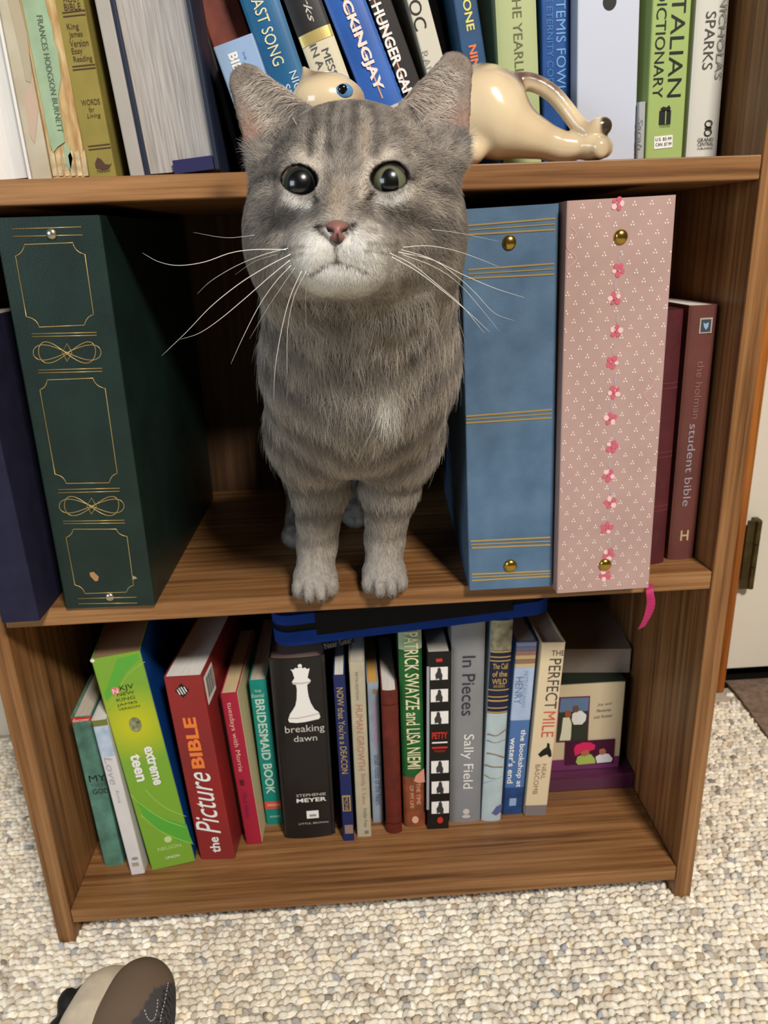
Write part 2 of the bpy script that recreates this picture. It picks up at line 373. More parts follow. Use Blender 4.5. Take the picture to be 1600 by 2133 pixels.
# --- bottom shelf, left to right
b = Book('hardcover_book', 'small teal hardback with a red band, leaning at the left end of the bottom shelf', 'book', 0.0178, 0.0520, ZC, -1.34, 0.0186, 0.1751, 3.0, 0.125, pm('teal_cover', (112, 168, 152), vary=0.35, scale=45), M_pg, GBOT, 'hard')
zb_ = b.zpx(172, 1503); b.band('red_band', zb_, 0.1748, RED); put_text('band_lettering', b.o, 'discover', (0.0093, (zb_+0.1748)/2), 0.0150, 0.0038, WHT, 'flat', y=-0.0008)
b.text('title', 'MY', (186, 1624), (220, 1617), 17, BLK, 'flat'); b.text('title', 'TIME', (189, 1638), (222, 1631), 7, pm('print_teal', (70, 110, 104)), 'flat'); b.text('title', 'GOD', (194, 1651), (226, 1644), 13, BLK, 'flat')
b = Book('paperback_book', 'thin white paperback with an olive top band between the teal and lime books', 'book', 0.0472, 0.0386, ZC, -3.05, 0.0133, 0.1805, 2.4, 0.125, pm('white_cover', (226, 222, 222), vary=0.05, scale=50), M_pgw, GBOT)
b.band('olive_band', 0.1735, 0.1800, pm('olive_print', (116, 122, 62))); b.band('sky_print', 0.140, 0.1730, pm('sky_print', (206, 216, 236), vary=0.35, scale=70, col2=(150, 180, 204)))
b.text('title', 'Love', (224, 1577), (238, 1634), 16, pm('faint_grey', (176, 172, 184)), 'down', shear=0.2); b.text('author', 'Anne', (243, 1645), (251, 1672), 8, pm('faint_grey', (176, 172, 184)), 'down')
b.blob('publisher_mark', (281, 1788), 7, 4, GRY); b.patch('imprint', (282, 1800), 14, 10, pm('pale_olive', (168, 166, 140)))
gm = pm('lime_cover', (130, 172, 58), rough=0.3)
nt = gm.node_tree; tc = nt.nodes.new('ShaderNodeTexCoord'); mp = nt.nodes.new('ShaderNodeMapping'); mp.vector_type = 'POINT'
mp.inputs['Location'].default_value = (-0.021, 0, -0.168); nt.links.new(tc.outputs['Object'], mp.inputs[0])
vl = nt.nodes.new('ShaderNodeVectorMath'); vl.operation = 'LENGTH'; nt.links.new(mp.outputs[0], vl.inputs[0])
rp = nt.nodes.new('ShaderNodeValToRGB'); rp.color_ramp.elements[0].position = 0.008; rp.color_ramp.elements[0].color = L4((196, 196, 40)); rp.color_ramp.elements[1].position = 0.042; rp.color_ramp.elements[1].color = L4((126, 170, 58))
nt.links.new(vl.outputs['Value'], rp.inputs[0]); nt.links.new(rp.outputs[0], nt.nodes['Principled BSDF'].inputs['Base Color'])
b = Book('paperback_bible', 'thick lime green teen bible with scuffed corners and a blue back cover', 'book', 0.0664, 0.0430, ZC, -4.81, 0.0426, 0.2417, 6.0, 0.165, gm, pm('dim_pages', (150, 120, 92)), GBOT, side=pm('royal_blue_cover', (16, 74, 150), rough=0.35), edge=0.0009)
G2 = pm('green_swoosh', (92, 170, 62), rough=0.3); LN = pm('swoosh_line', (196, 222, 120), rough=0.3)
def arc(f0, f1, n=10): return [(f0[0]+(f1[0]-f0[0])*i/n, f0[1]+(f1[1]-f0[1])*i/n) for i in range(n+1)]
b.pixpoly('green_swoosh', [(244, 1372), (288, 1362), (290, 1372), (262, 1400), (240, 1440), (222, 1460), (217, 1446), (228, 1418)], G2, y=-0.0002)
b.pixpoly('green_swoosh', [(283, 1662), (302, 1682), (335, 1702), (389, 1718), (396, 1742), (402, 1756), (372, 1752), (330, 1728), (300, 1700)], G2, y=-0.0002)
for pts in ([(302, 1378), (270, 1402), (245, 1440), (228, 1480)], [(294, 1698), (330, 1728), (365, 1745), (404, 1758)], [(303, 1645), (330, 1672), (360, 1690), (388, 1700)], [(272, 1655), (300, 1680), (340, 1706), (388, 1724)]):
    q = smooth_path([(b.P(*p)[0], -0.0003, b.P(*p)[1]) for p in pts], 14); tube('swoosh_line', q, 0.00022, LN, b.o, res=1)
b.blob('logo', (240, 1439), 9, 10, pm('logo_red', (220, 120, 120))); b.text('logo_lettering', 'N', (235, 1440), (246, 1438), 12, WHT, 'flat', y=-0.0008)
b.text('version_lettering', 'KJV', (250, 1437), (278, 1428), 16, BLK, 'flat')
for s_, x_, y_, l_ in (('NEW', 262, 1444, 36), ('KING', 262, 1455, 38), ('JAMES', 265, 1466, 42), ('VERSION', 269, 1474, 44)):
    b.text('version_lettering', s_, (x_-l_/2, y_+l_*0.11), (x_+l_/2, y_-l_*0.11), 8 if s_ != 'VERSION' else 6, pm('print_dark_green', (50, 74, 30)), 'flat')
b.blob('emblem', (282, 1509), 13, 19, pm('emblem_grey', (168, 172, 130), vary=0.5, scale=260))
b.text('title', 'extreme', (314, 1553), (326, 1634), 21, WHT, 'down', bold=0.03, y=-0.0008); b.text('title', 'teen', (281, 1570), (296, 1626), 22, WHT, 'down', bold=0.03, y=-0.0008)
b.blob('publisher_mark', (350, 1748), 8, 8, pm('pale_lime', (200, 220, 150))); b.text('publisher_lettering', 'NELSON', (329, 1769), (377, 1760), 9, pm('pale_lime', (200, 220, 150)), 'flat'); b.text('publisher_lettering', 'UNION', (345, 1787), (374, 1780), 7, WHT, 'flat')
bm = bmesh.new(); bmesh.ops.create_icosphere(bm, subdivisions=2, radius=0.003)
o = from_bm('scuffed_corner', bm, mat('scuffed_white', (232, 230, 222), 0.9, 0.1), b.o); q = b.P(192, 1384); o.location = (0.0012, 0.0012, 0.2398); o.scale = (0.8, 0.7, 0.7)
# picture bible
b = Book('paperback_bible', 'thick red picture bible with orange and white lettering and a barcode sticker', 'book', 0.1127, 0.0525, ZC, -2.64, 0.0350, 0.2113, -5.0, 0.155, pm('brick_red_cover', (160, 44, 42), rough=0.35, vary=0.15, scale=12, col2=(128, 48, 48)), M_pgw, GBOT)
q = b.P(379.6, 1438); k = b.pxs(380, 1438)
poly_print('emblem', b.o, [[(q[0]-15*k, q[1]), (q[0], q[1]-17*k), (q[0]+15*k, q[1]), (q[0], q[1]+17*k)]], BLK)
poly_print('emblem_stripe', b.o, [rect(q[0]+(i-1.5)*5*k, q[1]+(i-1.5)*2*k, 2*k, (20-5*abs(i-1.5))*k, 0.35) for i in range(4)], WHT, y=-0.0008)
b.text('title', 'BIBLE', (412, 1600), (396, 1494), 27, ORG, 'up', bold=0.035); b.text('title', 'Picture', (436, 1736), (412, 1608), 50, WHT, 'up', shear=0.35); b.text('title', 'the', (449, 1775), (446, 1743), 21, WHT, 'up', bold=0.02)
bm = bmesh.new(); bm_box(bm, (0.0350, 0.006, 0.176), (0.0353, 0.034, 0.205)); from_bm('barcode_label', bm, WHT, b.o)
for i in range(11):
    bm = bmesh.new(); y_ = 0.0095 + i*0.0021; bm_box(bm, (0.0353, y_, 0.181), (0.0355, y_+0.0006+0.0007*(i % 3 == 1), 0.202)); from_bm('barcode_bar', bm, BLK, b.o)
bb = Book('booklet', 'very thin dark booklet squeezed behind the red picture bible', 'book', 0.1505, 0.085, ZC, -2.5, 0.0032, 0.165, 0, 0.12, pm('dark_olive_cover', (70, 66, 44), vary=0.4, scale=60), M_pgw, GBOT, edge=0.0005)
# tuesdays
b = Book('paperback_book', 'slim crimson paperback with a cream cover beside the teal bridesmaid book', 'book', 0.1567, 0.0686, ZC, -2.52, 0.0159, 0.1804, -1.4, 0.125, pm('crimson_cover', (168, 36, 60)), M_pgc, GBOT, side=pm('cream_cover', (222, 204, 160)))
b.text('title', 'tuesdays with Morrie', (477, 1463), (500.5, 1607), 13, pm('print_pink', (236, 186, 176)), 'down'); b.patch('publisher_mark', (504, 1630), 9, 14, pm('print_maroon', (96, 24, 36)))
b.text('author', 'Mitch Albom', (510, 1652), (517, 1702), 10, pm('print_purple', (118, 34, 88)), 'down')
b = Book('paperback_book', 'teal paperback spine lettered in white with a small red label near its foot', 'book', 0.1752, 0.0950, ZC, -0.88, 0.0175, 0.1765, -0.8, 0.13, pm('deep_teal_cover', (22, 142, 132)), M_pg, GBOT)
MT = pm('print_mint', (200, 232, 220)); b.text('title', 'THE', (530, 1440), (544, 1438.5), 6, MT, 'flat'); b.text('title', 'Essential', (524, 1450), (550, 1447), 9, MT, 'flat', shear=0.2)
b.text('title', 'BRIDESMAID BOOK', (540, 1456), (565, 1653), 19, MT, 'down', bold=0.02)
b.band('red_label', b.zpx(570, 1684), b.zpx(570, 1669), pm('coral_print', (226, 84, 70))); b.text('label_lettering', 'WEDDING', (557, 1677), (584, 1675), 6, MT, 'flat'); b.text('publisher_lettering', 'ADAMS', (562, 1701), (584, 1699), 5, MT, 'flat')
# breaking dawn
b = Book('hardcover_book', 'thick black hardback with a white chess queen on its spine', 'book', 0.1957, 0.0710, ZC, 0.38, 0.0525, 0.2118, 1.5, 0.16, pm('black_jacket', (30, 28, 27), rough=0.28, spec=0.4), pm('taupe_pages', (150, 126, 116)), GBOT, 'hard', bulge=0.004)
def z2(x, y): return (440+x/3.878, 1250+y/3.878)
qn = [(640, 560), (655, 575), (672, 628), (665, 640), (652, 660), (660, 678), (685, 682), (692, 720), (690, 800), (680, 850), (660, 885), (637, 918), (628, 945), (622, 965), (632, 985), (690, 990), (760, 982), (870, 957), (882, 940), (874, 920), (866, 900), (835, 880), (805, 830), (788, 780), (778, 720), (776, 680), (800, 662), (803, 645), (790, 633), (778, 626), (790, 572), (795, 548), (775, 556), (757, 542), (740, 550), (728, 538), (706, 540), (698, 550), (680, 545), (665, 560)]
b.pixpoly('chess_queen_print', [z2(*p) for p in qn], WHT, y=-0.0006); b.blob('chess_queen_print', z2(716, 530), 4.4, 4.6, WHT, y=-0.0006)
SH = pm('print_shade', (196, 186, 184))
b.pixpoly('queen_collar_print', [z2(*p) for p in [(655, 662), (730, 664), (803, 652), (800, 662), (730, 674), (662, 676)]], SH, y=-0.0009); b.pixpoly('queen_base_print', [z2(*p) for p in [(628, 948), (700, 946), (800, 925), (873, 906), (876, 912), (800, 933), (700, 954), (628, 954)]], SH, y=-0.0009)
LG = pm('print_silver', (206, 200, 192))
b.text('title', 'breaking', z2(598, 1058), z2(915, 1030), 22, LG, 'flat'); b.text('title', 'dawn', z2(668, 1122), z2(855, 1106), 15, LG, 'flat')
b.text('author', 'STEPHENIE', z2(688, 1582), z2(925, 1560), 7, LG, 'flat'); b.text('author', 'MEYER', z2(690, 1622), z2(930, 1600), 10, WHT, 'flat', bold=0.02)
b.patch('publisher_mark', z2(820, 1730), 25, 19, WHT); b.patch('publisher_mark', z2(822, 1735), 14, 5, GRY, y=-0.0008); b.text('publisher_lettering', 'LITTLE, BROWN', z2(710, 1808), z2(945, 1790), 5, LG, 'flat')
# deacon
b = Book('paperback_book', 'thin navy paperback with gold lettering right of the chess queen book', 'book', 0.2563, 0.0642, ZC, 0.08, 0.0111, 0.1957, -0.8, 0.135, pm('navy_cover', (30, 42, 92)), M_pgw, GBOT)
b.text('title', "NOW that You're a DEACON", (706.5, 1432), (720, 1611), 14, GLD, 'down'); b.patch('imprint', (722, 1673), 17, 40, GLD); b.patch('imprint', (722, 1673), 12, 34, NVY, y=-0.0008); b.text('imprint_lettering', 'MONK', (721, 1659), (723, 1688), 8, GLD, 'down', y=-0.0011); b.patch('publisher_mark', (727, 1727), 17, 22, pm('tan_print', (150, 124, 110)))
# human growth
b = Book('paperback_book', 'narrow beige paperback with faded red lettering beside the navy one', 'book', 0.2705, 0.0687, ZC, 0.45, 0.0148, 0.2064, -1.0, 0.15, pm('beige_cover', (192, 182, 156), vary=0.08, scale=60), M_pg, GBOT)
FR = pm('print_faded_red', (186, 120, 98)); FG = pm('print_faded_grey', (128, 120, 104))
b.text('edition_lettering', 'FIFTH EDITION', (742, 1400), (745, 1458), 6, FG, 'down'); b.text('title', 'HUMAN GROWTH', (747, 1468), (754.5, 1604), 14, FR, 'down'); b.text('author', 'Emily S. Leon', (755, 1612), (758.5, 1675), 10, FR, 'down'); b.text('publisher_lettering', 'Hodder Press', (760, 1683), (763, 1722), 8, FG, 'down'); b.patch('publisher_mark', (764, 1733), 8, 8, FG)
# bluish
b = Book('paperback_book', 'thin pale blue paperback with tan top pages next to a brown leather spine', 'book', 0.2876, 0.0881, ZC, 0.30, 0.0112, 0.1702, 0.1, 0.13, pm('pale_blue_cover', (166, 184, 206), vary=0.15, scale=50), mat('tan_pages', (214, 164, 86), 0.8, 0.1), GBOT)
b.text('title', 'promise keeper', (777, 1464), (784, 1560), 11, pm('print_rose', (206, 140, 180)), 'down'); b.text('subtitle', 'small notes of the heart', (786, 1572), (789, 1676), 12, pm('print_slate', (76, 92, 140)), 'down'); b.blob('butterfly_print', (781, 1440), 5, 6, pm('print_tan', (150, 120, 80)))
# leather
b = Book('leather_book', 'slim reddish brown leather bound book with rounded spine and white pages', 'book', 0.3012, 0.0700, ZC, 0.07, 0.0162, 0.1714, -0.6, 0.115, mat('oxblood_leather', (112, 42, 32), 0.42, 0.4, vary=0.25, scale=70, bump=0.3, bscale=500), M_pgw, GBOT, 'hard', bulge=0.003)
for z_ in (0.012, 0.155): b.band('embossed_line', z_, z_+0.0012, mat('oxblood_dark', (70, 24, 18), 0.5, 0.3), y=-0.0003)
# swayze
b = Book('hardcover_book', 'green jacketed hardback lettered in cream with a brown foot', 'book', 0.3200, 0.0775, ZC, 0.02, 0.0222, 0.2378, -1.2, 0.16, pm('green_jacket', (40, 112, 56), rough=0.32, vary=0.3, scale=25), M_pg, GBOT, 'hard', bulge=0.003)
b.band('pale_photo_print', 0.211, 0.2376, pm('misty_green_print', (190, 200, 178), vary=0.35, scale=60, col2=(120, 164, 118)))
b.band('brown_photo_print', 0.0004, 0.064, pm('brown_print', (160, 84, 52), vary=0.3, scale=70, col2=(112, 66, 46))); b.pixpoly('hand_photo_print', [(866, 1615), (876, 1606), (883, 1600), (885, 1628), (872, 1630), (862, 1626)], pm('skin_print', (216, 150, 130)), y=-0.0008)
b.text('author', 'PATRICK SWAYZE and LISA NIEMI', (857.5, 1316), (861, 1600), 29, pm('print_cream', (226, 222, 178)), 'down', y=-0.0012, bold=0.01)
b.text('title', 'OF MY LIFE', (857.5, 1635), (858, 1682), 8, pm('print_peach', (226, 176, 146)), 'down', y=-0.0012); b.text('title', 'THE TIME', (871, 1630), (872, 1674), 8, pm('print_peach', (226, 176, 146)), 'down', y=-0.0012); b.blob('publisher_mark', (865, 1706), 7, 9, pm('print_peach', (226, 176, 146)), y=-0.0012)
# petty
b = Book('hardcover_book', 'black spine with a column of small white portrait squares and red lettering', 'book', 0.3438, 0.0724, ZC, 0.79, 0.0224, 0.2093, -0.2, 0.15, pm('black_cover_gloss', (22, 21, 21), rough=0.3), mat('grey_pages', (196, 190, 178), 0.85, 0.1), GBOT)
b.patch('grey_edge_strip', (891.5, 1543), 5.5, 352, pm('grey_blue_edge', (158, 162, 168)), y=-0.0002, ang=math.radians(-0.2))
rr = random.Random(3)
for i, (x_, y_) in enumerate([(914.8, 1402.5), (915.3, 1448.5), (916, 1494.4), (916.5, 1597.2), (917.2, 1639.8), (917.2, 1681.6)]):
    b.patch('portrait_square', (x_, y_), 36, 30, WHT, y=-0.0004)
    sx = x_ - (3 if i == 2 else 0)
    b.pixpoly('portrait_print', [(sx-7, y_+12), (sx-8, y_+2), (sx-4, y_-4), (sx-3, y_-11), (sx+1, y_-13), (sx+4, y_-8), (sx+4, y_-3), (sx+7, y_+3), (sx+6, y_+12), (sx+2, y_+14), (sx-1, y_+10)], pm('portrait_ink', (58, 56, 58)), y=-0.0007)
b.text('title', 'PETTY', (900, 1533), (932, 1530), 16, RED, 'flat', bold=0.02); b.patch('rule', (916, 1546.5), 32, 3, WHT); b.patch('rule', (916, 1557), 32, 4, RED); b.text('subtitle', 'THE BIOGRAPHY', (905, 1565), (928, 1563), 5, RED, 'flat')
b.patch('red_mark', (915, 1375), 13, 7, RED); b.blob('red_mark', (917, 1708), 6, 8, RED)
# in pieces
b = Book('hardcover_book', 'wide grey jacketed hardback lettered In Pieces in dark serif type', 'book', 0.3683, 0.0790, ZC, 0.82, 0.0322, 0.2361, -1.0, 0.155, pm('grey_jacket', (140, 142, 146), rough=0.4, vary=0.06, scale=30), M_pg, GBOT, 'hard', bulge=0.0035)
b.text('title', 'In Pieces', (979, 1366), (973, 1490), 27, pm('print_charcoal', (52, 52, 56)), 'down', y=-0.0006); b.text('author', 'Sally Field', (973.5, 1529), (972, 1642), 27, WHT, 'down', y=-0.0006); b.blob('publisher_mark', (971, 1690), 7, 7, LG, y=-0.0006); b.blob('publisher_mark', (971, 1700), 9, 4, LG, y=-0.0006)
# ornate
b = Book('hardcover_book', 'pale blue jacketed novel with an ornate navy and gold title panel', 'book', 0.4016, 0.0780, ZC, 2.02, 0.0203, 0.2356, 0.1, 0.155, pm('pale_sea_jacket', (190, 208, 214), rough=0.4, vary=0.1, scale=40), M_pg, GBOT, 'hard', bulge=0.002)
zt, zm, zl = 0.2354, b.zpx(1045, 1355), b.zpx(1033, 1486)
b.band('flower_print', zm, zt, pm('flower_print', (196, 190, 160), vary=0.6, scale=90, col2=(88, 84, 58))); b.band('title_panel', zl, zm, pm('navy_panel', (30, 32, 62)))
for i, f in enumerate((0.985, 0.90, 0.84, 0.38, 0.27, 0.21, 0.09, 0.02)):
    z_ = zl+(zm-zl)*f; b.band('gold_line', z_-0.0006-0.0005*(i in (0, 5)), z_+0.0006, GLD, y=-0.0005)
for i, s_ in enumerate(('The Call', 'of the', 'WILD')):
    z_ = zl+(zm-zl)*(0.76-0.12*i); put_text('title', b.o, s_, (0.0100, z_), 0.0145, 0.0062, GLD, 'flat', y=-0.0007, bold=0.01)
put_text('title', b.o, 'and others', (0.0100, zl+(zm-zl)*0.45), 0.011, 0.004, GLD, 'flat', y=-0.0007)
for i, (p0, p1, p2) in enumerate([((1016, 1528), (1035, 1532), (1055, 1518)), ((1015, 1541), (1032, 1547), (1053, 1540)), ((1014, 1568), (1030, 1571), (1050, 1577)), ((1010, 1592), (1026, 1597), (1048, 1597)), ((1009, 1612), (1020, 1620), (1032, 1621)), ((1009, 1630), (1030, 1624), (1047, 1617))]):
    pts = [(b.P(*p)[0], -0.0003, b.P(*p)[1]) for p in (p0, p1, p2)]; tube('branch_print', smooth_path(pts, 8), 0.00055 if i in (0, 2, 3) else 0.0003, pm('branch_print', (134, 100, 74)) if i < 5 else pm('blue_streak', (120, 150, 186)), b.o, res=1)
b.pixpoly('violet_print', [(1024, 1694), (1034, 1680), (1046, 1674), (1044, 1690), (1034, 1698)], pm('violet_print', (96, 100, 148)))
# bookshop
b = Book('paperback_book', 'blue paperback with a stack of painted books at the top of its spine', 'book', 0.4255, 0.0857, ZC, 2.75, 0.0206, 0.2069, 1.5, 0.135, pm('lake_blue_cover', (78, 116, 172), rough=0.4), M_pg, GBOT)
z1 = b.zpx(1090, 1390); b.band('sky_print', b.zpx(1082, 1500), z1, pm('light_sky_print', (182, 202, 234), vary=0.12, scale=40)); b.band('deep_water_print', 0.0004, b.zpx(1070, 1640), pm('deep_water_print', (44, 82, 142), vary=0.3, scale=70))
cs = [(196, 178, 138), (150, 116, 92), (206, 176, 128), (170, 122, 104), (120, 124, 156), (150, 154, 190)]
for i, c_ in enumerate(cs):
    z0_ = z1 + (0.2066-z1)*i/6; b.band('painted_book', z0_, z0_+(0.2066-z1)/6-0.0004, pm('painted_book_%d' % i, c_), y=-0.0004)
b.text('author', 'PATTI CALLAHAN', (1098, 1398), (1088, 1473), 9, pm('print_steel', (120, 140, 176)), 'down'); b.text('author', 'HENRY', (1084.6, 1410), (1076, 1466), 15, pm('print_steel_dark', (92, 112, 152)), 'down')
b.text('title', 'the bookshop at', (1089.5, 1519), (1078.5, 1639), 14, WHT, 'down', bold=0.015, y=-0.0006); b.text('title', "water's end", (1071.4, 1536), (1060.7, 1631), 13, WHT, 'down', bold=0.015, y=-0.0006); b.patch('publisher_mark', (1068, 1670), 14, 18, pm('print_mist', (150, 176, 214)), y=-0.0006)
# perfect mile
b = Book('hardcover_book', 'cream jacketed hardback with a dark runner below red and black lettering', 'book', 0.4478, 0.0819, ZC, 3.23, 0.0236, 0.2063, 1.0, 0.15, pm('cream_jacket', (224, 206, 172), rough=0.45), M_pg, GBOT, 'hard')
b.band('grey_foot_print', 0.0004, b.zpx(1115, 1677), pm('grey_print', (130, 122, 122)))
DB = pm('print_brown_grey', (74, 68, 66)); b.text('title', 'THE', (1149, 1361), (1176, 1359), 12, DB, 'flat'); b.text('title', 'PERFECT', (1161, 1372), (1143, 1476), 25, DB, 'down'); b.text('title', 'MILE', (1149, 1482), (1136, 1535), 25, pm('print_brick', (206, 96, 72)), 'down')
b.pixpoly('runner_print', [(1121, 1571), (1130, 1562), (1139, 1556), (1140, 1547), (1145, 1549), (1145, 1556), (1148, 1564), (1149, 1575), (1144, 1577), (1140, 1571), (1132, 1574), (1126, 1577)], BLK); b.text('author', 'NEAL', (1135, 1591), (1130, 1623), 9, pm('print_tan2', (150, 126, 100)), 'down'); b.text('author', 'BASCOMB', (1122, 1592), (1113, 1654), 10, pm('print_tan2', (150, 126, 100)), 'down')

# --- photo display box, lying book and blue case on the bottom shelf
pb = empty('photo_box', (0.470, 0.118, ZC)); tag(pb, 'cream photo display box with two couple photos on a glossy purple base', 'photo box')
M_pl = pm('plum_gloss', (84, 36, 66), rough=0.18, coat=0.6); M_cr = pm('photo_mat_cream', (206, 190, 158)); M_dg = pm('dark_green_box', (30, 40, 30), rough=0.5)
box('base', (0.0, -0.003, 0.0), (0.1075, 0.15, 0.019), M_pl, pb, bev=0.002)
box('case_body', (0.0, 0.0115, 0.019), (0.0955, 0.150, 0.1285), M_dg, pb, bev=0.001)
box('front_card', (0.0, 0.0100, 0.0195), (0.0935, 0.0115, 0.1275), M_cr, pb)
box('plum_strip', (0.0, 0.0085, 0.0195), (0.0930, 0.0100, 0.0330), pm('plum_print', (112, 52, 96)), pb)
fr = empty('photo_print', (0, 0, 0)); fr.parent = pb
def pbx(x, y): q = hit(x, y, 1, 0.118+0.0098); return q[0]-0.470, q[2]-ZC
def flat(name, pts, m, yy, parent): poly_print(name, parent, [[pbx(*p) for p in pts]], m, y=yy)
def z4(x, y): return (1080+x/3.077, 1230+y/3.077)
bm_ph = lambda n, pts, c, k: flat(n, [z4(*p) for p in pts], pm(n+'_%d' % k, c), 0.0097-0.0003*k, pb)
bm_ph('photo_frame', [(262, 685), (460, 676), (445, 965), (240, 975)], (92, 44, 76), 0)
bm_ph('photo_sky', [(272, 692), (452, 684), (446, 770), (262, 780)], (96, 122, 156), 1)
bm_ph('photo_lawn', [(262, 780), (446, 770), (438, 955), (246, 962)], (52, 54, 44), 1)
bm_ph('photo_dress', [(285, 815), (325, 808), (340, 850), (335, 940), (330, 958), (262, 960), (275, 900)], (218, 220, 196), 2)
bm_ph('photo_shirt', [(345, 790), (370, 772), (405, 770), (435, 795), (430, 830), (405, 858), (355, 858), (340, 830)], (226, 228, 228), 2)
bm_ph('photo_trousers', [(352, 858), (404, 856), (408, 950), (345, 955)], (46, 58, 44), 2)
bm_ph('photo_face', [(300, 770), (325, 765), (338, 785), (330, 808), (305, 812), (296, 795)], (150, 84, 56), 3)
bm_ph('photo_face', [(352, 738), (378, 733), (388, 752), (380, 774), (358, 776), (348, 760)], (112, 78, 62), 4)
bm_ph('photo_frame', [(300, 965), (618, 945), (608, 1100), (292, 1115)], (70, 22, 50), 5)
bm_ph('photo_hat', [(352, 1010), (365, 985), (410, 968), (460, 968), (490, 985), (485, 1010), (440, 1028), (390, 1040), (360, 1055)], (214, 44, 96), 6)
bm_ph('photo_blouse', [(365, 1095), (375, 1060), (420, 1040), (465, 1045), (488, 1075), (490, 1100), (380, 1110)], (168, 188, 92), 6)
bm_ph('photo_shirt', [(490, 1060), (530, 1035), (575, 1040), (600, 1070), (590, 1090), (500, 1098)], (220, 218, 222), 7)
bm_ph('photo_face', [(395, 1030), (425, 1012), (450, 1018), (450, 1042), (425, 1052), (400, 1050)], (176, 104, 82), 8)
bm_ph('photo_face', [(515, 1010), (545, 1003), (558, 1020), (548, 1040), (525, 1045), (513, 1030)], (150, 100, 80), 8)
bpy.data.objects.remove(fr)
for i, (s_, x_, y_, l_) in enumerate((('Joy and', 553, 730, 118), ('Memories', 547, 768, 118), ('Last Forever', 545, 806, 150))):
    c_ = pbx(*z4(x_, y_)); put_text('greeting', pb, s_, c_, l_/3.077*0.00043, 0.0042, BLK, 'flat', y=0.0098, shear=0.35, ang=0.05)
gb = Book('lying_book', 'grey beige book lying flat on top of the photo box', 'book', 0.4965, 0.152, ZC+0.1287, 0, 0.078, 0.029, -6, 0.112, mat('grey_beige_cover', (150, 138, 128), 0.6, 0.2, vary=0.12, scale=30), None, None, closed=True); 

# blue zip case lying across the standing books
case = empty('zip_case', (0.205, 0.062, 0.2685), (0, math.radians(-2.2), math.radians(4.0))); tag(case, 'blue fabric zip case with black trim lying across the tops of the books', 'case')
M_bf = mat('blue_fabric', (24, 62, 150), 0.8, 0.15, bump=0.4, bscale=900, vary=0.15, scale=30); M_bk = mat('black_webbing', (18, 17, 18), 0.75, 0.2, bump=0.4, bscale=900)
def round_plan(x0, x1, y0, y1, r, n=6):
    P = []
    for cx, cy, a0 in ((x1-r, y0+r, -90), (x1-r, y1-r, 0), (x0+r, y1-r, 90), (x0+r, y0+r, 180)):
        for i in range(n+1):
            a = math.radians(a0+90*i/n); P.append((cx+r*math.cos(a), cy+r*math.sin(a)))
    return P
bm = bmesh.new(); prism_bm(bm, round_plan(0, 0.264, 0, 0.17, 0.018), 2, 0.0, 0.014); from_bm('lower_shell', bm, M_bf, case)
bm = bmesh.new(); prism_bm(bm, round_plan(0.0012, 0.2628, 0.0012, 0.1688, 0.018), 2, 0.014, 0.021); from_bm('zipper_band', bm, M_bk, case)
bm = bmesh.new(); prism_bm(bm, round_plan(0, 0.264, 0, 0.17, 0.018), 2, 0.021, 0.031); from_bm('upper_shell', bm, M_bf, case)
box('mesh_panel', (0.040, -0.0016, 0.0085), (0.225, 0.0006, 0.0318), M_bk, case, bev=0.0006)
box('end_tab', (0.258, 0.02, 0.003), (0.2685, 0.06, 0.028), M_bk, case, bev=0.001)
hg = empty('hang_tag', (0.2478, 0.070, 0.2668), (0, math.radians(-12), 0.0)); tag(hg, 'black webbing tag with grey stitched letters poking out under the blue case', 'tag')
box('webbing', (0.0, 0.0, -0.008), (0.030, 0.0012, 0.0), M_bk, hg); put_text('tag_lettering', hg, 'Near Gear', (0.015, -0.004), 0.026, 0.006, pm('tag_grey', (96, 98, 98)), 'flat', y=-0.0004)

# --- middle shelf
def binder(name, label, x, y, lean, t, h, yaw, cover, depth=0.265):
    return Book(name, label, 'photo album', x, y, ZB, lean, t, h, yaw, depth, cover, mat('album_leaves', (190, 182, 168), 0.8, 0.1), GMID, edge=0.0028)
M_gold = mat('gold_stamp', (196, 168, 104), 0.36, 0.5, metal=0.5); M_rv = mat('nickel_rivet', (196, 190, 172), 0.28, 0.5, metal=0.9); M_br = mat('brass_rivet', (190, 156, 72), 0.22, 0.5, metal=0.95)
g = binder('photo_album', 'dark green leatherette album with gold stamped frames and knotwork on its spine', 0.0514, -0.0025, 0.44, 0.0708, 0.2903, -1.1, mat('green_leatherette', (26, 47, 41), 0.42, 0.4, vary=0.22, scale=35, bump=0.15, bscale=700))
def z6(x, y): return (x/2.3708, 420+y/2.3708)
def gtube(name, pts, cyc=False, rad=0.00033, m=M_gold): return tube(name, [(g.P(*z6(*p))[0], -0.0002, g.P(*z6(*p))[1]) for p in pts], rad, m, g.o, cyc, res=1)
for a_, b_ in (((60, 135), (402, 125)), ((66, 172), (408, 165)), ((158, 653), (478, 646)), ((160, 667), (478, 660)), ((190, 832), (505, 823)), ((190, 846), (505, 838)), ((288, 1422), (592, 1415)), ((288, 1438), (590, 1430)), ((313, 1578), (615, 1573)), ((313, 1590), (617, 1587)), ((385, 1960), (675, 1953)), ((388, 1985), (678, 1982))): gtube('gold_rule', [a_, b_])
def cc(p, q, c, n=6):  # concave corner from p to q bulging toward c
    return [tuple((1-t)**2*p[i]+2*t*(1-t)*c[i]+t*t*q[i] for i in range(2)) for t in [k/n for k in range(n+1)]]
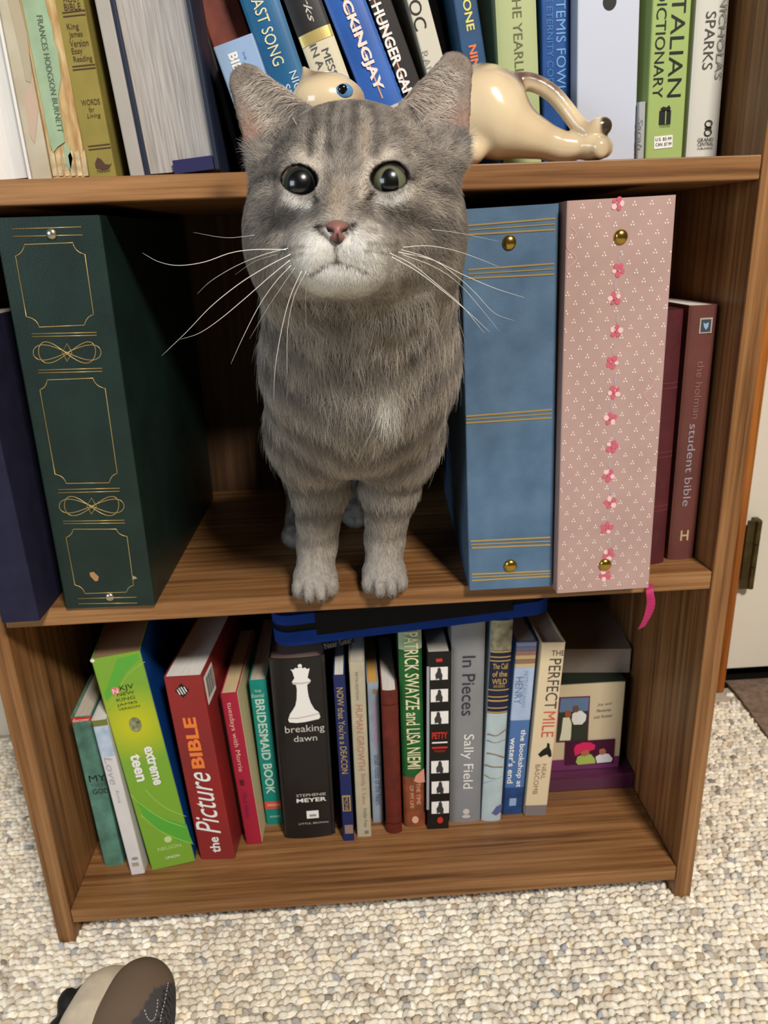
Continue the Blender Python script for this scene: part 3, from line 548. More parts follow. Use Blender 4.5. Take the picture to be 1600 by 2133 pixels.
def gframe(TL, TR, RT, RB, BR, BL, LB, LT):
    def k(p, q, vert): return (p[0]*0.8+q[0]*0.2, q[1]*0.85+p[1]*0.15) if vert else (q[0]*0.8+p[0]*0.2, p[1]*0.85+q[1]*0.15)
    pts = cc(TR, RT, k(TR, RT, True)) + cc(RB, BR, k(RB, BR, False)) + cc(BL, LB, k(BL, LB, True)) + cc(LT, TL, k(LT, TL, False))
    gtube('gold_frame', pts, True)
gframe((122, 212), (360, 203), (420, 260), (463, 558), (418, 610), (195, 620), (130, 568), (78, 267))
gframe((235, 880), (460, 872), (520, 922), (580, 1342), (540, 1388), (328, 1392), (272, 1346), (198, 928))
gframe((362, 1617), (575, 1617), (628, 1653), (660, 1895), (625, 1928), (420, 1935), (370, 1893), (327, 1657))
for cx, cy, wd, ht in ((332, 745, 335, 105), (453, 1503, 320, 95)):
    for sa, sh in ((0.5, 0), (0.42, 0.12)):
        pts = []
        for i in range(72):
            t_ = 2*math.pi*i/72; x_ = math.sin(t_); pts.append((cx+wd*sa*x_*(1 if sa == 0.5 else 1), cy + ht*(0.36 if sa == 0.5 else 0.5)*math.sin(2*t_+sh)))
        gtube('gold_knot', pts, True, 0.0003)
    gtube('gold_knot', [(cx, cy-ht*0.42), (cx+24, cy), (cx, cy+ht*0.42), (cx-24, cy)], True, 0.0003)
g.rivet(z6(255, 160), 11.5, M_rv); g.rivet(z6(543, 1952), 9.5, M_rv)
g.pixpoly('scrape_mark', [z6(443, 1832), (z6(462, 1828)), z6(488, 1852), z6(484, 1872), z6(470, 1874), z6(446, 1848)], mat('bare_board', (176, 132, 92), 0.9, 0.1), y=-0.0003)
g.pixpoly('scrape_mark', [z6(652, 1846), z6(668, 1852), z6(678, 1860), z6(656, 1866)], mat('bare_board2', (160, 150, 130), 0.9, 0.1), y=-0.0003)
nb = binder('photo_album', 'navy cloth album at the far left of the middle shelf', 0.0085, -0.0205, -0.5, 0.0290, 0.2270, -0.3, mat('navy_cloth', (38, 38, 62), 0.7, 0.2, vary=0.15, scale=60, bump=0.3, bscale=1200), 0.27)
bl = binder('photo_album', 'blue suede look album with gold rules and brass rivets on its spine', 0.3736, -0.0090, -1.35, 0.0668, 0.2856, -3.0, mat('blue_suede', (94, 122, 150), 0.75, 0.2, vary=0.22, scale=38, col2=(76, 102, 130), bump=0.25, bscale=900), 0.26)
for tp, bt in (((974, 470, 1156, 455), (974, 489, 1156, 478)), ((975, 562, 1154, 549), (975, 580, 1154, 571)), ((971, 867, 1149.6, 853), (971, 881, 1149.6, 870)), ((980, 1127, 1147, 1119), (983, 1141, 1147, 1134.6)), ((983, 1196, 1147, 1189), (983, 1209, 1147, 1200))):
    for i in range(3):
        q_ = [tp[k]+(bt[k]-tp[k])*i/2 for k in range(4)]; bl.lines('gold_rule', [((q_[0], q_[1]), (q_[2], q_[3]))], 3.4 if i != 1 else 2.2, M_gold)
bl.rivet((1061, 505), 15, M_br); bl.rivet((1063, 1178), 14, M_br)
pk = binder('photo_album', 'dusty pink album sprigged with white dots and a column of small flowers', 0.4410, -0.0231, -1.06, 0.0735, 0.2881, -1.2, mat('dusty_pink_paper', (186, 155, 148), 0.5, 0.3, vary=0.06, scale=30), 0.262)
bmd = bmesh.new()
nr = 0; k_ = pk.pxs(1280, 800)
for row in range(46):
    z_ = 0.0050 + row*0.0062
    for col in range(-2, 8):
        x_ = 0.003 + col*0.0116 + (0.0058 if row % 2 else 0) + row*0.0003 % 0.0116
        for dx_, dz_ in ((-0.0011, -0.0008), (0.0011, -0.0008), (0.0001, 0.0013)):
            if 0.001 < x_+dx_ < 0.0725: prism_bm(bmd, disc(x_+dx_*0.85, z_+dz_*0.9, 0.00048, 0.00068, 6), 1, -0.0002, 0.0001)
o = from_bm('dot_print', bmd, pm('dot_white', (238, 228, 216)), pk.o); tag(o, kind='stuff')
P1, P2, LV = pm('rose_print', (206, 98, 118)), pm('blush_print', (240, 196, 196)), pm('leaf_print', (180, 156, 160))
for i, y_ in enumerate((424, 562, 622, 690, 755, 817, 872, 930, 990, 1047, 1100, 1155, 1198)):
    x_ = 1290 + (1263-1290)*(y_-422)/776.0 + (3 if i % 2 else -3); k = pk.pxs(x_, y_); cx, cz = pk.P(x_, y_)
    if i: poly_print('leaf_print', pk.o, [disc(cx+0.0005, cz+0.009, 0.0012, 0.0036, 8)], LV, y=-0.0002)
    for j in range(5):
        a_ = j*1.257+i*0.9; poly_print('petal_print', pk.o, [disc(cx+9*k*math.cos(a_), cz+9*k*math.sin(a_), (4.6+1.2*(j % 2))*k, (6.2-(j % 3))*k, 8)], P1 if (i+j) % 3 else P2, y=-0.0003-0.00005*j)
    poly_print('flower_centre_print', pk.o, [disc(cx, cz, 3*k, 3*k, 8)], P1, y=-0.0007)
pk.rivet((1293, 493), 15, M_br); pk.rivet((1260, 1176), 13.5, M_br)
for base in ((1190, 520), (1352, 830), (1172, 1190)):
    pts = [(pk.P(base[0]+10*math.sin(i*1.1), base[1]-45+9*i)[0], -0.0002, pk.P(base[0]+10*math.sin(i*1.1), base[1]-45+9*i)[1]) for i in range(12)]
    if all(0.0006 < p[0] < 0.073 for p in pts): tube('lace_print', smooth_path(pts, 30), 0.0002, P2, pk.o, res=1)
mb = Book('leather_bible', 'maroon leather bible half hidden behind the pink album', 'book', 0.5165, 0.020, ZB, -0.9, 0.0300, 0.2100, 3.0, 0.155, mat('maroon_leather', (92, 38, 44), 0.5, 0.35, vary=0.2, scale=50, bump=0.3, bscale=600), M_pg, GMID, 'hard', bulge=0.0035)
for z_ in (0.048, 0.052, 0.094, 0.098, 0.150, 0.154): mb.band('spine_crease', z_, z_+0.0006, mat('maroon_light', (122, 62, 64), 0.5, 0.3), y=-0.0003)
rp_ = [hit(1356, 1200, 1, 0.012), hit(1353, 1228, 1, -0.004), hit(1356, 1255, 1, -0.006), hit(1350, 1280, 1, -0.006), hit(1336, 1307, 1, -0.005)]
rs = smooth_path(rp_, 16); bm = bmesh.new(); prev = None
for i, q in enumerate(rs):
    wv = 0.0034; a_ = bm.verts.new((q[0]-wv*0.95, q[1]-0.001*math.sin(i*0.5), q[2]-wv*0.25)); c_ = bm.verts.new((q[0]+wv*0.95, q[1]+0.001*math.sin(i*0.5), q[2]+wv*0.2))
    if prev: bm.faces.new((prev[0], prev[1], c_, a_))
    prev = (a_, c_)
me = bpy.data.meshes.new('ribbon_marker'); bm.to_mesh(me); bm.free()
ro = link('ribbon_marker', me, mat('magenta_ribbon', (176, 44, 96), 0.5, 0.3, bump=0.2, bscale=1500), mb.o); ro['label'] = 'magenta ribbon hanging over the shelf edge'
mb.o.matrix_basis = Matrix.LocRotScale(mb.o.location, mb.o.rotation_euler, None); ro.matrix_parent_inverse = mb.o.matrix_basis.inverted()
sm = ro.modifiers.new('thickness', 'SOLIDIFY'); sm.thickness = 0.0005
sb = Book('student_bible', 'reddish brown student bible with white pages next to the right panel', 'book', 0.5520, 0.0278, ZB, -0.63, 0.0225, 0.2122, 2.2, 0.16, pm('chestnut_cover', (112, 66, 60), rough=0.5, vary=0.12, scale=20), M_pgw, GMID, bulge=0.0025)
sb.text('title', 'the holman', (1462, 751), (1447, 872), 15, pm('print_dull_brown', (142, 104, 96)), 'down'); sb.text('title', 'student bible', (1445, 883), (1428, 1054), 16, pm('print_dove', (164, 152, 160)), 'down')
sb.patch('badge', (1470, 678), 26, 30, pm('badge_rim', (176, 172, 164))); sb.patch('badge', (1470, 678), 20, 24, pm('badge_field', (70, 74, 84)), y=-0.0008); sb.pixpoly('badge_mark', [(1464, 672), (1469, 674), (1475, 671), (1474, 680), (1469, 687), (1465, 681)], pm('badge_blue', (146, 178, 206)), y=-0.0012)
sb.text('publisher_mark', 'H', (1417, 1116), (1434, 1114), 22, pm('print_old_gold', (196, 170, 132)), 'flat', bold=0.02)

# --- top shelf
TOP = {'white_pages': (0.0331, 0.030, -1.18, 0.0385), 'cream': (0.0720, 0.030, -1.18, 0.0136), 'tattered': (0.0862, 0.030, -1.42, 0.0243), 'olive': (0.1112, 0.030, -2.96, 0.0192),
 'grey': (0.1398, 0.030, -4.2, 0.0100), 'navyfore': (0.1504, 0.030, -4.6, 0.0521), 'thinblack': (0.2110, 0.090, -12.31, 0.0059), 'redbrown': (0.2243, 0.098, -16.26, 0.0292), 'lightblue': (0.2278, 0.050, -16.5, 0.0291),
 'lastsong': (0.2580, 0.075, -17.1, 0.0269), 'message': (0.2949, 0.075, -19.5, 0.0247), 'mocking': (0.3281, 0.075, -21.6, 0.0273), 'hunger': (0.3574, 0.075, -20.9, 0.0153), 'doc': (0.3743, 0.075, -16.3, 0.0150), 'dark': (0.3830, 0.110, -12.2, 0.0110),
 'nina': (0.3951, 0.075, -10.3, 0.0171), 'yearling': (0.4135, 0.075, -4.2, 0.0296), 'artemis': (0.4443, 0.075, -2.96, 0.0204), 'whitefile': (0.4653, 0.060, -2.4, 0.0450), 'smallgrey': (0.5104, 0.056, -2.4, 0.0052), 'italian': (0.5162, 0.055, -1.65, 0.0280), 'sparks': (0.5479, 0.055, -1.34, 0.0234)}
def tb(key, name, label, h, cover, pages=M_pg, d=0.14, cat='book', **k):
    x, y, le, t = TOP[key]; return Book(name, label, cat, x, y, ZA, le, t, h, 0, d, cover, pages, GTOP, **k)
# 1 white book standing fore-edge out
def fore_edge(key, name, label, h, cov, pg, brd, yaw=0.0, d=0.16):
    x, y, le, t = TOP[key]; th = math.radians(le)
    o = empty(name, (x, y, ZA), (0, th, yaw)); tag(o, label, 'book', GTOP)
    box('board', (0, 0, 0), (brd, d, h), cov, o, bev=0.0008); box('board', (t-brd, 0, 0), (t, d, h), cov, o, bev=0.0008); box('spine', (brd, d-0.002, 0), (t-brd, d, h), cov, o)
    bm = bmesh.new(); n = 8
    pr = [(brd+(t-2*brd)*i/n, 0.0045+0.006*math.sin(math.pi*i/n)) for i in range(n+1)]
    prism_bm(bm, pr + [(t-brd, d-0.002), (brd, d-0.002)], 2, 0.003, h-0.003); from_bm('page_block', bm, pg, o); return o, t
fore_edge('white_pages', 'hardcover_book', 'white book at the left end of the top shelf, page edges outward', 0.225, pm('chalk_white_cover', (232, 230, 226)), mat('smooth_white_pages', (236, 233, 228), 0.8, 0.1, vary=0.05, scale=200, stretch=(8, 0.2, 0.2)), 0.0022)
b = tb('cream', 'paperback_book', 'cream watercolour patterned book beside the white one on the top shelf', 0.21, pm('watercolour_cover', (206, 200, 178), vary=0.22, scale=26, col2=(178, 164, 138)))
b.pixpoly('wash_print', [(16, 0), (40, 0), (56, 70), (66, 150), (64, 172), (54, 168), (38, 90)], pm('wash_tan', (180, 168, 142))); b.pixpoly('wash_print', [(52, 205), (66, 172), (80, 230), (72, 300), (62, 280)], pm('wash_rose', (198, 172, 152)))
b = tb('tattered', 'antique_book', 'pale green antique book with a torn, peeling spine', 0.205, mat('peeling_paper', (214, 190, 142), 0.8, 0.1, vary=0.4, scale=90, col2=(166, 120, 72), stretch=(3, 1, 0.5)), M_pgc)
b.pixpoly('spine_cloth', [(46, 0), (94, 0), (101, 30), (110, 60), (113, 85), (122, 110), (128, 165), (122, 200), (126, 235), (132, 268), (136, 296), (121, 306), (112, 318), (105, 300)], mat('sage_cloth', (166, 192, 158), 0.7, 0.2, vary=0.12, scale=60), y=-0.0010, th=0.0012)
b.pixpoly('cloth_scrap', [(133, 300), (144, 304), (152, 330), (148, 356), (138, 340)], mat('sage_cloth', (166, 192, 158)), y=-0.0010, th=0.0012)
for i in range(6): b.pixpoly('torn_strip', [(104+13*i, 318+6*(i % 2)), (112+13*i, 312), (120+13*i, 366), (111+13*i, 367)], mat('torn_paper', (226, 206, 164), 0.85, 0.1, vary=0.3, scale=160), y=-0.0006-0.0004*(i % 2), th=0.0008)
b.text('author', 'FRANCES HODGSON BURNETT', (83, 33), (128, 276), 12, pm('print_moss', (98, 112, 92)), 'down', y=-0.0014)
b = tb('olive', 'cloth_bible', 'olive gold cloth bible with brown lettering and a small bird emblem', 0.195, pm('olive_gold_cloth', (152, 138, 66), rough=0.7, vary=0.1, scale=50), M_pg, bulge=0.0)
BR = pm('print_umber', (86, 60, 44)); s_ = -0.11
for t_, x_, y_, w_, h_ in (('HOLY', 149, -2, 34, 11), ('BIBLE', 151, 14, 34, 12), ('King', 152, 57, 24, 15), ('James', 158, 73, 28, 14), ('Version', 165, 90, 38, 13), ('Easy', 161, 108, 22, 14), ('Reading', 173, 124, 38, 14), ('WORDS', 189, 213, 38, 11), ('for', 191, 228, 12, 10), ('Living', 196, 242, 28, 11), ('Nelson', 216, 355, 26, 7)):
    b.text('spine_lettering', t_, (x_-w_/2, y_+w_*0.06), (x_+w_/2, y_-w_*0.06), h_, BR, 'flat', shear=0.2 if t_ in ('for', 'Living') else 0)
for x0_, y0_, x1_, y1_ in ((130, 27, 177, 21), (132, 35, 178, 30), (151, 139, 198, 134), (152, 146, 199, 141), (184, 305, 229, 300), (185, 312, 231, 307)): b.lines('umber_rule', [((x0_, y0_), (x1_, y1_))], 2.2, BR)
b.pixpoly('bird_emblem', [(200, 350), (198, 340), (203, 328), (210, 331), (219, 342), (229, 343), (233, 340), (228, 350), (216, 354)], BR)
b = tb('grey', 'hardcover_book', 'plain pale grey spine next to the olive bible on the top shelf', 0.22, pm('pale_grey_cover', (176, 170, 162), rough=0.6, vary=0.05, scale=40))
o, t_ = fore_edge('navyfore', 'reference_book', 'big navy hardback standing with silvery page edges outward', 0.25, pm('deep_navy_cover', (28, 38, 58), rough=0.5), mat('silver_page_edges', (186, 180, 176), 0.45, 0.35, vary=0.22, scale=120, stretch=(7, 0.3, 0.25), bump=0.2, bscale=200), 0.003)
bm = bmesh.new(); prism_bm(bm, [(0.0195, 0.0065), (0.0480, 0.0035), (0.0480, 0.0025), (0.0195, 0.0055)], 2, 0.0012, 0.010); from_bm('torn_cover_flap', bm, pm('indigo_cloth', (40, 40, 86), rough=0.7), o)
b = tb('thinblack', 'slim_case', 'thin black case leaning beside the big navy book', 0.20, pm('satin_black', (30, 28, 28), rough=0.25, spec=0.5), None, d=0.13, cat='case', closed=True)
b = tb('redbrown', 'leather_book', 'marbled red brown book leaning behind the short light blue one', 0.215, mat('marbled_russet', (142, 74, 60), 0.5, 0.3, vary=0.35, scale=40, col2=(92, 44, 36)), M_pg, d=0.13)
b = tb('lightblue', 'paperback_book', 'short light blue paperback behind the left ear of the cat', 0.0868, pm('powder_blue_cover', (150, 178, 214), rough=0.4), M_pgw, d=0.046)
b.text('title', 'BIBLE', (484, 110), (506, 175), 20, WHT, 'down', bold=0.04); b.text('title', 'THE', (506, 107), (512, 124), 5, pm('print_sky', (110, 150, 196)), 'down')
b = tb('lastsong', 'hardcover_book', 'sea blue leaning book with The Last Song in cream capitals', 0.172, pm('sea_blue_jacket', (44, 112, 156), rough=0.35, vary=0.15, scale=18, col2=(34, 92, 138)), M_pg, bulge=0.002)
CRM = pm('print_ivory', (236, 228, 186)); b.text('title', 'THE LAST SONG', (501, -78), (588, 133), 25, CRM, 'down'); b.text('author', 'NICHOLAS', (606, 150), (652, 262), 16, pm('print_ice', (214, 230, 236)), 'down'); b.text('author', 'SPARKS', (592, 178), (628, 262), 16, pm('print_ice', (214, 230, 236)), 'down')
b = tb('message', 'hardcover_book', 'leaning book, black above a gold band and cream below', 0.165, pm('ivory_jacket', (216, 206, 178), rough=0.45), M_pg, bulge=0.002)
zg = b.zpx(656, 62); b.band('black_print', zg, 0.1645, pm('charcoal_print', (40, 38, 38), vary=0.3, scale=60)); b.band('gold_band', zg-0.0075, zg, mat('gold_foil', (204, 184, 116), 0.3, 0.5, metal=0.4), y=-0.0004)
b.text('author', 'Sparks', (606, -70), (652, 46), 20, LG, 'down', shear=0.4); b.text('title', 'MESSAGE', (676, 102), (716, 208), 16, pm('print_slate2', (76, 84, 92)), 'down'); b.text('title', 'IN A BOTTLE', (652, 93), (705, 240), 15, pm('print_slate2', (76, 84, 92)), 'down')
b = tb('mocking', 'hardcover_book', 'bright blue leaning book with Mockingjay in white block capitals', 0.165, pm('cobalt_jacket', (58, 110, 196), rough=0.35, vary=0.12, scale=16, col2=(42, 84, 160)), M_pg, bulge=0.002)
b.lines('salmon_bar', [((686, -80), (797, 205))], 3, pm('print_salmon', (224, 168, 142)), y=-0.0005); b.text('title', 'MOCKINGJAY', (692, -64), (789, 190), 27, pm('print_blush', (244, 226, 216)), 'down', bold=0.035, y=-0.0008)
b = tb('hunger', 'paperback_book', 'black leaning paperback with The Hunger Games in white capitals', 0.185, pm('soot_cover', (42, 38, 36), rough=0.45), M_pg)
b.lines('salmon_bar', [((770, -25), (862, 225))], 3, pm('print_salmon', (224, 168, 142)), y=-0.0005); b.text('title', 'THE HUNGER GAMES', (757, -62), (866, 236), 22, WHT, 'down', bold=0.03, y=-0.0008)
b = tb('doc', 'hardcover_book', 'off white leaning book titled in thin black capitals', 0.19, pm('off_white_jacket', (212, 206, 190), rough=0.5), M_pg)
b.text('title', 'DOC', (857, -32), (874, 63), 26, BLK, 'down'); b.text('author', 'RANCE', (880, 108), (902, 190), 14, pm('print_ash', (160, 156, 146)), 'down')
b = tb('dark', 'paperback_book', 'black book set back between the off white and blue books', 0.21, pm('pitch_cover', (22, 21, 22), rough=0.5), M_pg, d=0.12)
b = tb('nina', 'paperback_book', 'dark blue leaning book with yellow and orange capitals', 0.20, pm('ocean_cover', (36, 84, 130), rough=0.45, vary=0.25, scale=40), M_pg)
b.text('title', 'STONE', (967, -36), (980, 64), 17, pm('print_lemon', (222, 214, 118)), 'down', bold=0.02); b.text('author', 'NINA', (983, 94), (995, 163), 16, pm('print_tangerine', (234, 122, 66)), 'down', bold=0.03)
b = tb('yearling', 'hardcover_book', 'pale lime book titled The Yearling behind the figurine back', 0.215, pm('pale_lime_jacket', (178, 188, 136), rough=0.5), M_pg, bulge=0.002)
b.text('title', 'THE YEARLING', (1074, -24), (1085, 196), 19, pm('print_olive_grey', (104, 108, 72)), 'down'); b.text('publisher_mark', 'C', (1089, 198), (1089, 222), 14, pm('print_khaki', (150, 160, 104)), 'down')
b = tb('artemis', 'paperback_book', 'deep blue book with Artemis Fowl in pale blue letters', 0.20, pm('royal_cover', (24, 84, 156), rough=0.4, vary=0.3, scale=30, col2=(20, 60, 122)), M_pg)
PB_ = pm('print_cornflower', (112, 164, 212)); b.text('title', 'ARTEMIS FOWL', (1168, -46), (1169, 193), 20, PB_, 'down'); b.text('title', 'THE ETERNITY CODE', (1145, -40), (1146, 190), 13, pm('print_denim', (60, 122, 186)), 'down')
wf = tb('whitefile', 'magazine_file', 'white magazine file with a round finger hole', 0.25, pm('file_white', (198, 204, 220), rough=0.4), None, d=0.20, cat='file', closed=True)
wf.blob('finger_hole_shade', (1270, 4), 14, 15, BLK, n=24)  # flat black disc paints the shaded inside of the hole
b = tb('smallgrey', 'booklet', 'tiny grey booklet squeezed between the white file and green dictionary', 0.0425, pm('pewter_cover', (168, 172, 172), rough=0.4), M_pgw, d=0.10, edge=0.0008); b.text('title', 'Sarah', (1334, 245), (1333, 312), 9, pm('print_pewter', (130, 134, 136)), 'down', shear=0.3)
b = tb('italian', 'paperback_dictionary', 'lime green Italian dictionary with a torch emblem and price label', 0.185, pm('apple_green_cover', (158, 180, 106), rough=0.45), M_pg)
b.text('title', 'ITALIAN', (1415, -22), (1405, 202), 29, BLK, 'down'); b.text('title', 'DICTIONARY', (1380, -22), (1370, 204), 21, BLK, 'down')
b.patch('torch_emblem', (1385, 245), 24, 26, BLK); b.patch('torch_line', (1386, 245), 2, 24, pm('apple_green_cover', (158, 180, 106)), y=-0.0007); b.pixpoly('torch_flame', [(1378, 232), (1376, 226), (1382, 222), (1388, 224), (1394, 219), (1397, 226), (1394, 232)], BLK)
b.text('publisher_lettering', 'HARPER', (1374, 263), (1396, 262), 5, pm('print_fern', (110, 134, 60)), 'flat')
b.patch('price_label', (1381.5, 296), 38, 23, WHT, ang=0.04); b.text('price_lettering', 'U.S. $5.99', (1365, 291), (1398, 289), 7, BLK, 'flat', y=-0.0008); b.text('price_lettering', 'CAN. $7.99', (1365, 302), (1398, 300), 7, BLK, 'flat', y=-0.0008)
b = tb('sparks', 'hardcover_book', 'off white book lettered Nicholas Sparks beside the right panel', 0.205, pm('bone_jacket', (206, 204, 194), rough=0.5), M_pg, bulge=0.002)
b.text('author', 'NICHOLAS', (1510, -10), (1495, 165), 15, pm('print_stone', (128, 126, 116)), 'down'); b.text('author', 'SPARKS', (1483, 24), (1472, 145), 21, pm('print_iron', (74, 72, 66)), 'down')
c_ = b.P(1475, 266); k = b.pxs(1475, 266); tube('publisher_mark', [(c_[0]+7*k*math.cos(a/16*6.283), -0.0006, c_[1]+7*k+6*k*math.sin(a/16*6.283)) for a in range(16)], 0.0004, BLK, b.o, True, res=1); tube('publisher_mark', [(c_[0]+7*k*math.cos(a/16*6.283), -0.0006, c_[1]-9*k+6*k*math.sin(a/16*6.283)) for a in range(16)], 0.0004, BLK, b.o, True, res=1); b.lines('publisher_mark', [((1468, 268), (1482, 266))], 3, BLK)
for s_, y_ in (('GRAND', 291), ('CENTRAL', 300)): b.text('publisher_lettering', s_, (1453, y_+1), (1486, y_-1), 7, BLK, 'flat')
b.text('publisher_lettering', 'PUBLISHING', (1453, 310), (1484, 308), 4, BLK, 'flat')

# ------------------------------------------------------------------ implicit modelling (smooth unions sampled on a grid, then surface nets)
class Field:
    def __init__(s, lo, hi, h):
        s.lo = np.array(lo, float); s.h = h; s.n = np.ceil((np.array(hi)-s.lo)/h).astype(int)+1
        s.F = np.full(tuple(s.n), 1.0, np.float32)
    def region(s, lo, hi):
        a = np.maximum(np.floor((np.array(lo)-s.lo)/s.h).astype(int), 0); b = np.minimum(np.ceil((np.array(hi)-s.lo)/s.h).astype(int)+1, s.n)
        if np.any(b <= a): return None
        g = np.meshgrid(*[(s.lo[i]+s.h*np.arange(a[i], b[i])).astype(np.float32) for i in range(3)], indexing='ij')
        return tuple(slice(a[i], b[i]) for i in range(3)), g
    def _put(s, sl, d, k, op):
        f = s.F[sl]
        if op == 'add':
            hh = np.clip(0.5+0.5*(f-d)/k, 0, 1); s.F[sl] = f*(1-hh)+d*hh - k*hh*(1-hh)
        elif op == 'sub':
            d = -d; hh = np.clip(0.5-0.5*(f-d)/k, 0, 1); s.F[sl] = f*(1-hh)+d*hh + k*hh*(1-hh)
    def ell(s, c, r, R=np.eye(3), k=0.008, op='add'):
        """ellipsoid; rows of R are its axes in world space"""
        c = np.array(c, float); r = np.array(r, float); ext = np.sqrt(((R.T*r)**2).sum(1)) + k*1.5 + 0.004
        q = s.region(c-ext, c+ext)
        if q is None: return
        sl, g = q; d0 = [g[i]-np.float32(c[i]) for i in range(3)]
        u = [sum(np.float32(R[j, i])*d0[i] for i in range(3)) for j in range(3)]
        k0 = np.sqrt(sum((u[j]/np.float32(r[j]))**2 for j in range(3))); k1 = np.sqrt(sum((u[j]/np.float32(r[j]**2))**2 for j in range(3)))+1e-9
        s._put(sl, k0*(k0-1)/k1, k, op)
    def cone(s, a, b, ra, rb, k=0.008, op='add', R=None, sc=(1, 1, 1)):
        """tapered capsule; with R and sc it is flattened along the axes of R"""
        a = np.array(a, float); b = np.array(b, float); m = max(ra, rb)+k*1.5+0.004
        q = s.region(np.minimum(a, b)-m, np.maximum(a, b)+m)
        if q is None: return
        sl, g = q; M = (R if R is not None else np.eye(3))/np.array(sc)[:, None]
        A = M @ a; D = M @ b - A; u = [sum(np.float32(M[j, i])*g[i] for i in range(3)) - np.float32(A[j]) for j in range(3)]
        t = np.clip(sum(u[j]*np.float32(D[j]) for j in range(3))/np.float32(D@D), 0, 1)
        d = np.sqrt(sum((u[j]-t*np.float32(D[j]))**2 for j in range(3))) - (ra+(rb-ra)*t)
        s._put(sl, d*min(sc), k, op)
    def chain(s, pts, rs, k=0.008):
        for i in range(len(pts)-1): s.cone(pts[i], pts[i+1], rs[i], rs[i+1], k)
    def mesh(s):
        F = s.F; I = F < 0; n = s.n; cs = [slice(0, -1), slice(1, None)]
        cnt = sum(I[a, b, c].astype(np.int8) for a in cs for b in cs for c in cs)
        act = (cnt > 0) & (cnt < 8); idx = np.argwhere(act); ids = np.full(act.shape, -1, np.int64); ids[act] = np.arange(len(idx))
        acc = np.zeros((len(idx), 3)); num = np.zeros(len(idx))
        cor = {(a, b, c): F[idx[:, 0]+a, idx[:, 1]+b, idx[:, 2]+c] for a in (0, 1) for b in (0, 1) for c in (0, 1)}
        for ax in range(3):
            for p in (0, 1):
                for q in (0, 1):
                    c0 = [p, q]; c0.insert(ax, 0); c1 = [p, q]; c1.insert(ax, 1)
                    f0, f1 = cor[tuple(c0)], cor[tuple(c1)]; m = (f0 < 0) != (f1 < 0); t = np.where(m, f0/np.where(m, f0-f1, 1), 0)
                    pt = np.tile(np.array(c0, float), (len(idx), 1)); pt[:, ax] = t; acc += pt*m[:, None]; num += m
        V = s.lo + s.h*(idx + acc/num[:, None]); Q = []
        for ax in range(3):
            sl0 = [slice(None)]*3; sl1 = [slice(None)]*3; sl0[ax] = slice(0, -1); sl1[ax] = slice(1, None)
            A, B = I[tuple(sl0)], I[tuple(sl1)]; o1, o2 = (ax+1) % 3, (ax+2) % 3
            e = np.argwhere(A != B); e = e[(e[:, o1] > 0) & (e[:, o2] > 0) & (e[:, o1] < n[o1]-1) & (e[:, o2] < n[o2]-1)]
            if not len(e): continue
            def cid(d1, d2):
                c = e.copy(); c[:, o1] -= d1; c[:, o2] -= d2; return ids[c[:, 0], c[:, 1], c[:, 2]]
            q = np.stack([cid(1, 1), cid(0, 1), cid(0, 0), cid(1, 0)], 1); inn = A[e[:, 0], e[:, 1], e[:, 2]]
            q[~inn] = q[~inn][:, ::-1]; Q.append(q)
        return V, np.concatenate(Q)
def vnormals(V, Q):
    n = np.cross(V[Q[:, 2]]-V[Q[:, 0]], V[Q[:, 3]]-V[Q[:, 1]]); N = np.zeros_like(V)
    for i in range(4): np.add.at(N, Q[:, i], n)
    return N/(np.linalg.norm(N, axis=1)[:, None]+1e-12)
def relax(V, Q, it=2, f=0.5):
    for _ in range(it):
        S = np.zeros_like(V); c = np.zeros(len(V))
        for i in range(4):
            for j in (1, 3): np.add.at(S, Q[:, i], V[Q[:, (i+j) % 4]]); np.add.at(c, Q[:, i], 1)
        V = V*(1-f)+f*S/c[:, None]
    return V
def smoothstep(a, b, x): t = np.clip((x-a)/(b-a), 0, 1); return t*t*(3-2*t)

# ------------------------------------------------------------------ glazed cat figurine on the top shelf
def fp(x, y, Y): return hit(x, y, 1, Y)
fig = empty('cat_figurine', (0.42, 0.03, ZA)); tag(fig, 'glossy cream ceramic cat figurine with long arched tail stretching on the top shelf', 'figurine')
f = Field((0.215, -0.030, ZA-0.004), (0.485, 0.072, 0.752), 0.0013)
f.ell(fp(1030, 250, 0.026), (0.0225, 0.024, 0.0235), k=0.01)          # haunch
f.ell(fp(1010, 200, 0.030), (0.024, 0.020, 0.013), k=0.01)           # rump top
f.cone(fp(1058, 268, 0.022), fp(1170, 306, 0.020), 0.0195, 0.0085, 0.008)   # thigh to hock
f.cone(fp(1165, 307, 0.018), fp(1235, 306, 0.014), 0.0085, 0.0075, 0.008)  # foot
f.ell(fp(1240, 306, 0.012), (0.0115, 0.0095, 0.0085), k=0.004)
for dx in (0, 1, 2): f.ell(fp(1252+4*dx, 309, 0.004+0.006*dx), (0.0060, 0.0034, 0.0065), k=0.002)
f.cone(fp(1000, 225, 0.032), fp(862, 284, 0.034), 0.026, 0.0205, 0.014)      # trunk
f.ell(fp(842, 290, 0.030), (0.028, 0.023, 0.0215), k=0.010)
f.cone(fp(930, 290, 0.020), fp(985, 318, 0.014), 0.012, 0.008, 0.008)       # near belly leg
f.cone(fp(835, 285, 0.016), fp(870, 324, 0.012), 0.012, 0.008, 0.008)
f.cone(fp(790, 290, 0.030), fp(705, 245, 0.026), 0.0165, 0.0140, 0.006)       # neck
f.ell(fp(681, 214, 0.018), (0.0240, 0.021, 0.0185), k=0.005)          # head
f.ell(fp(727, 211, 0.010), (0.0105, 0.0105, 0.0100), k=0.006)         # muzzle
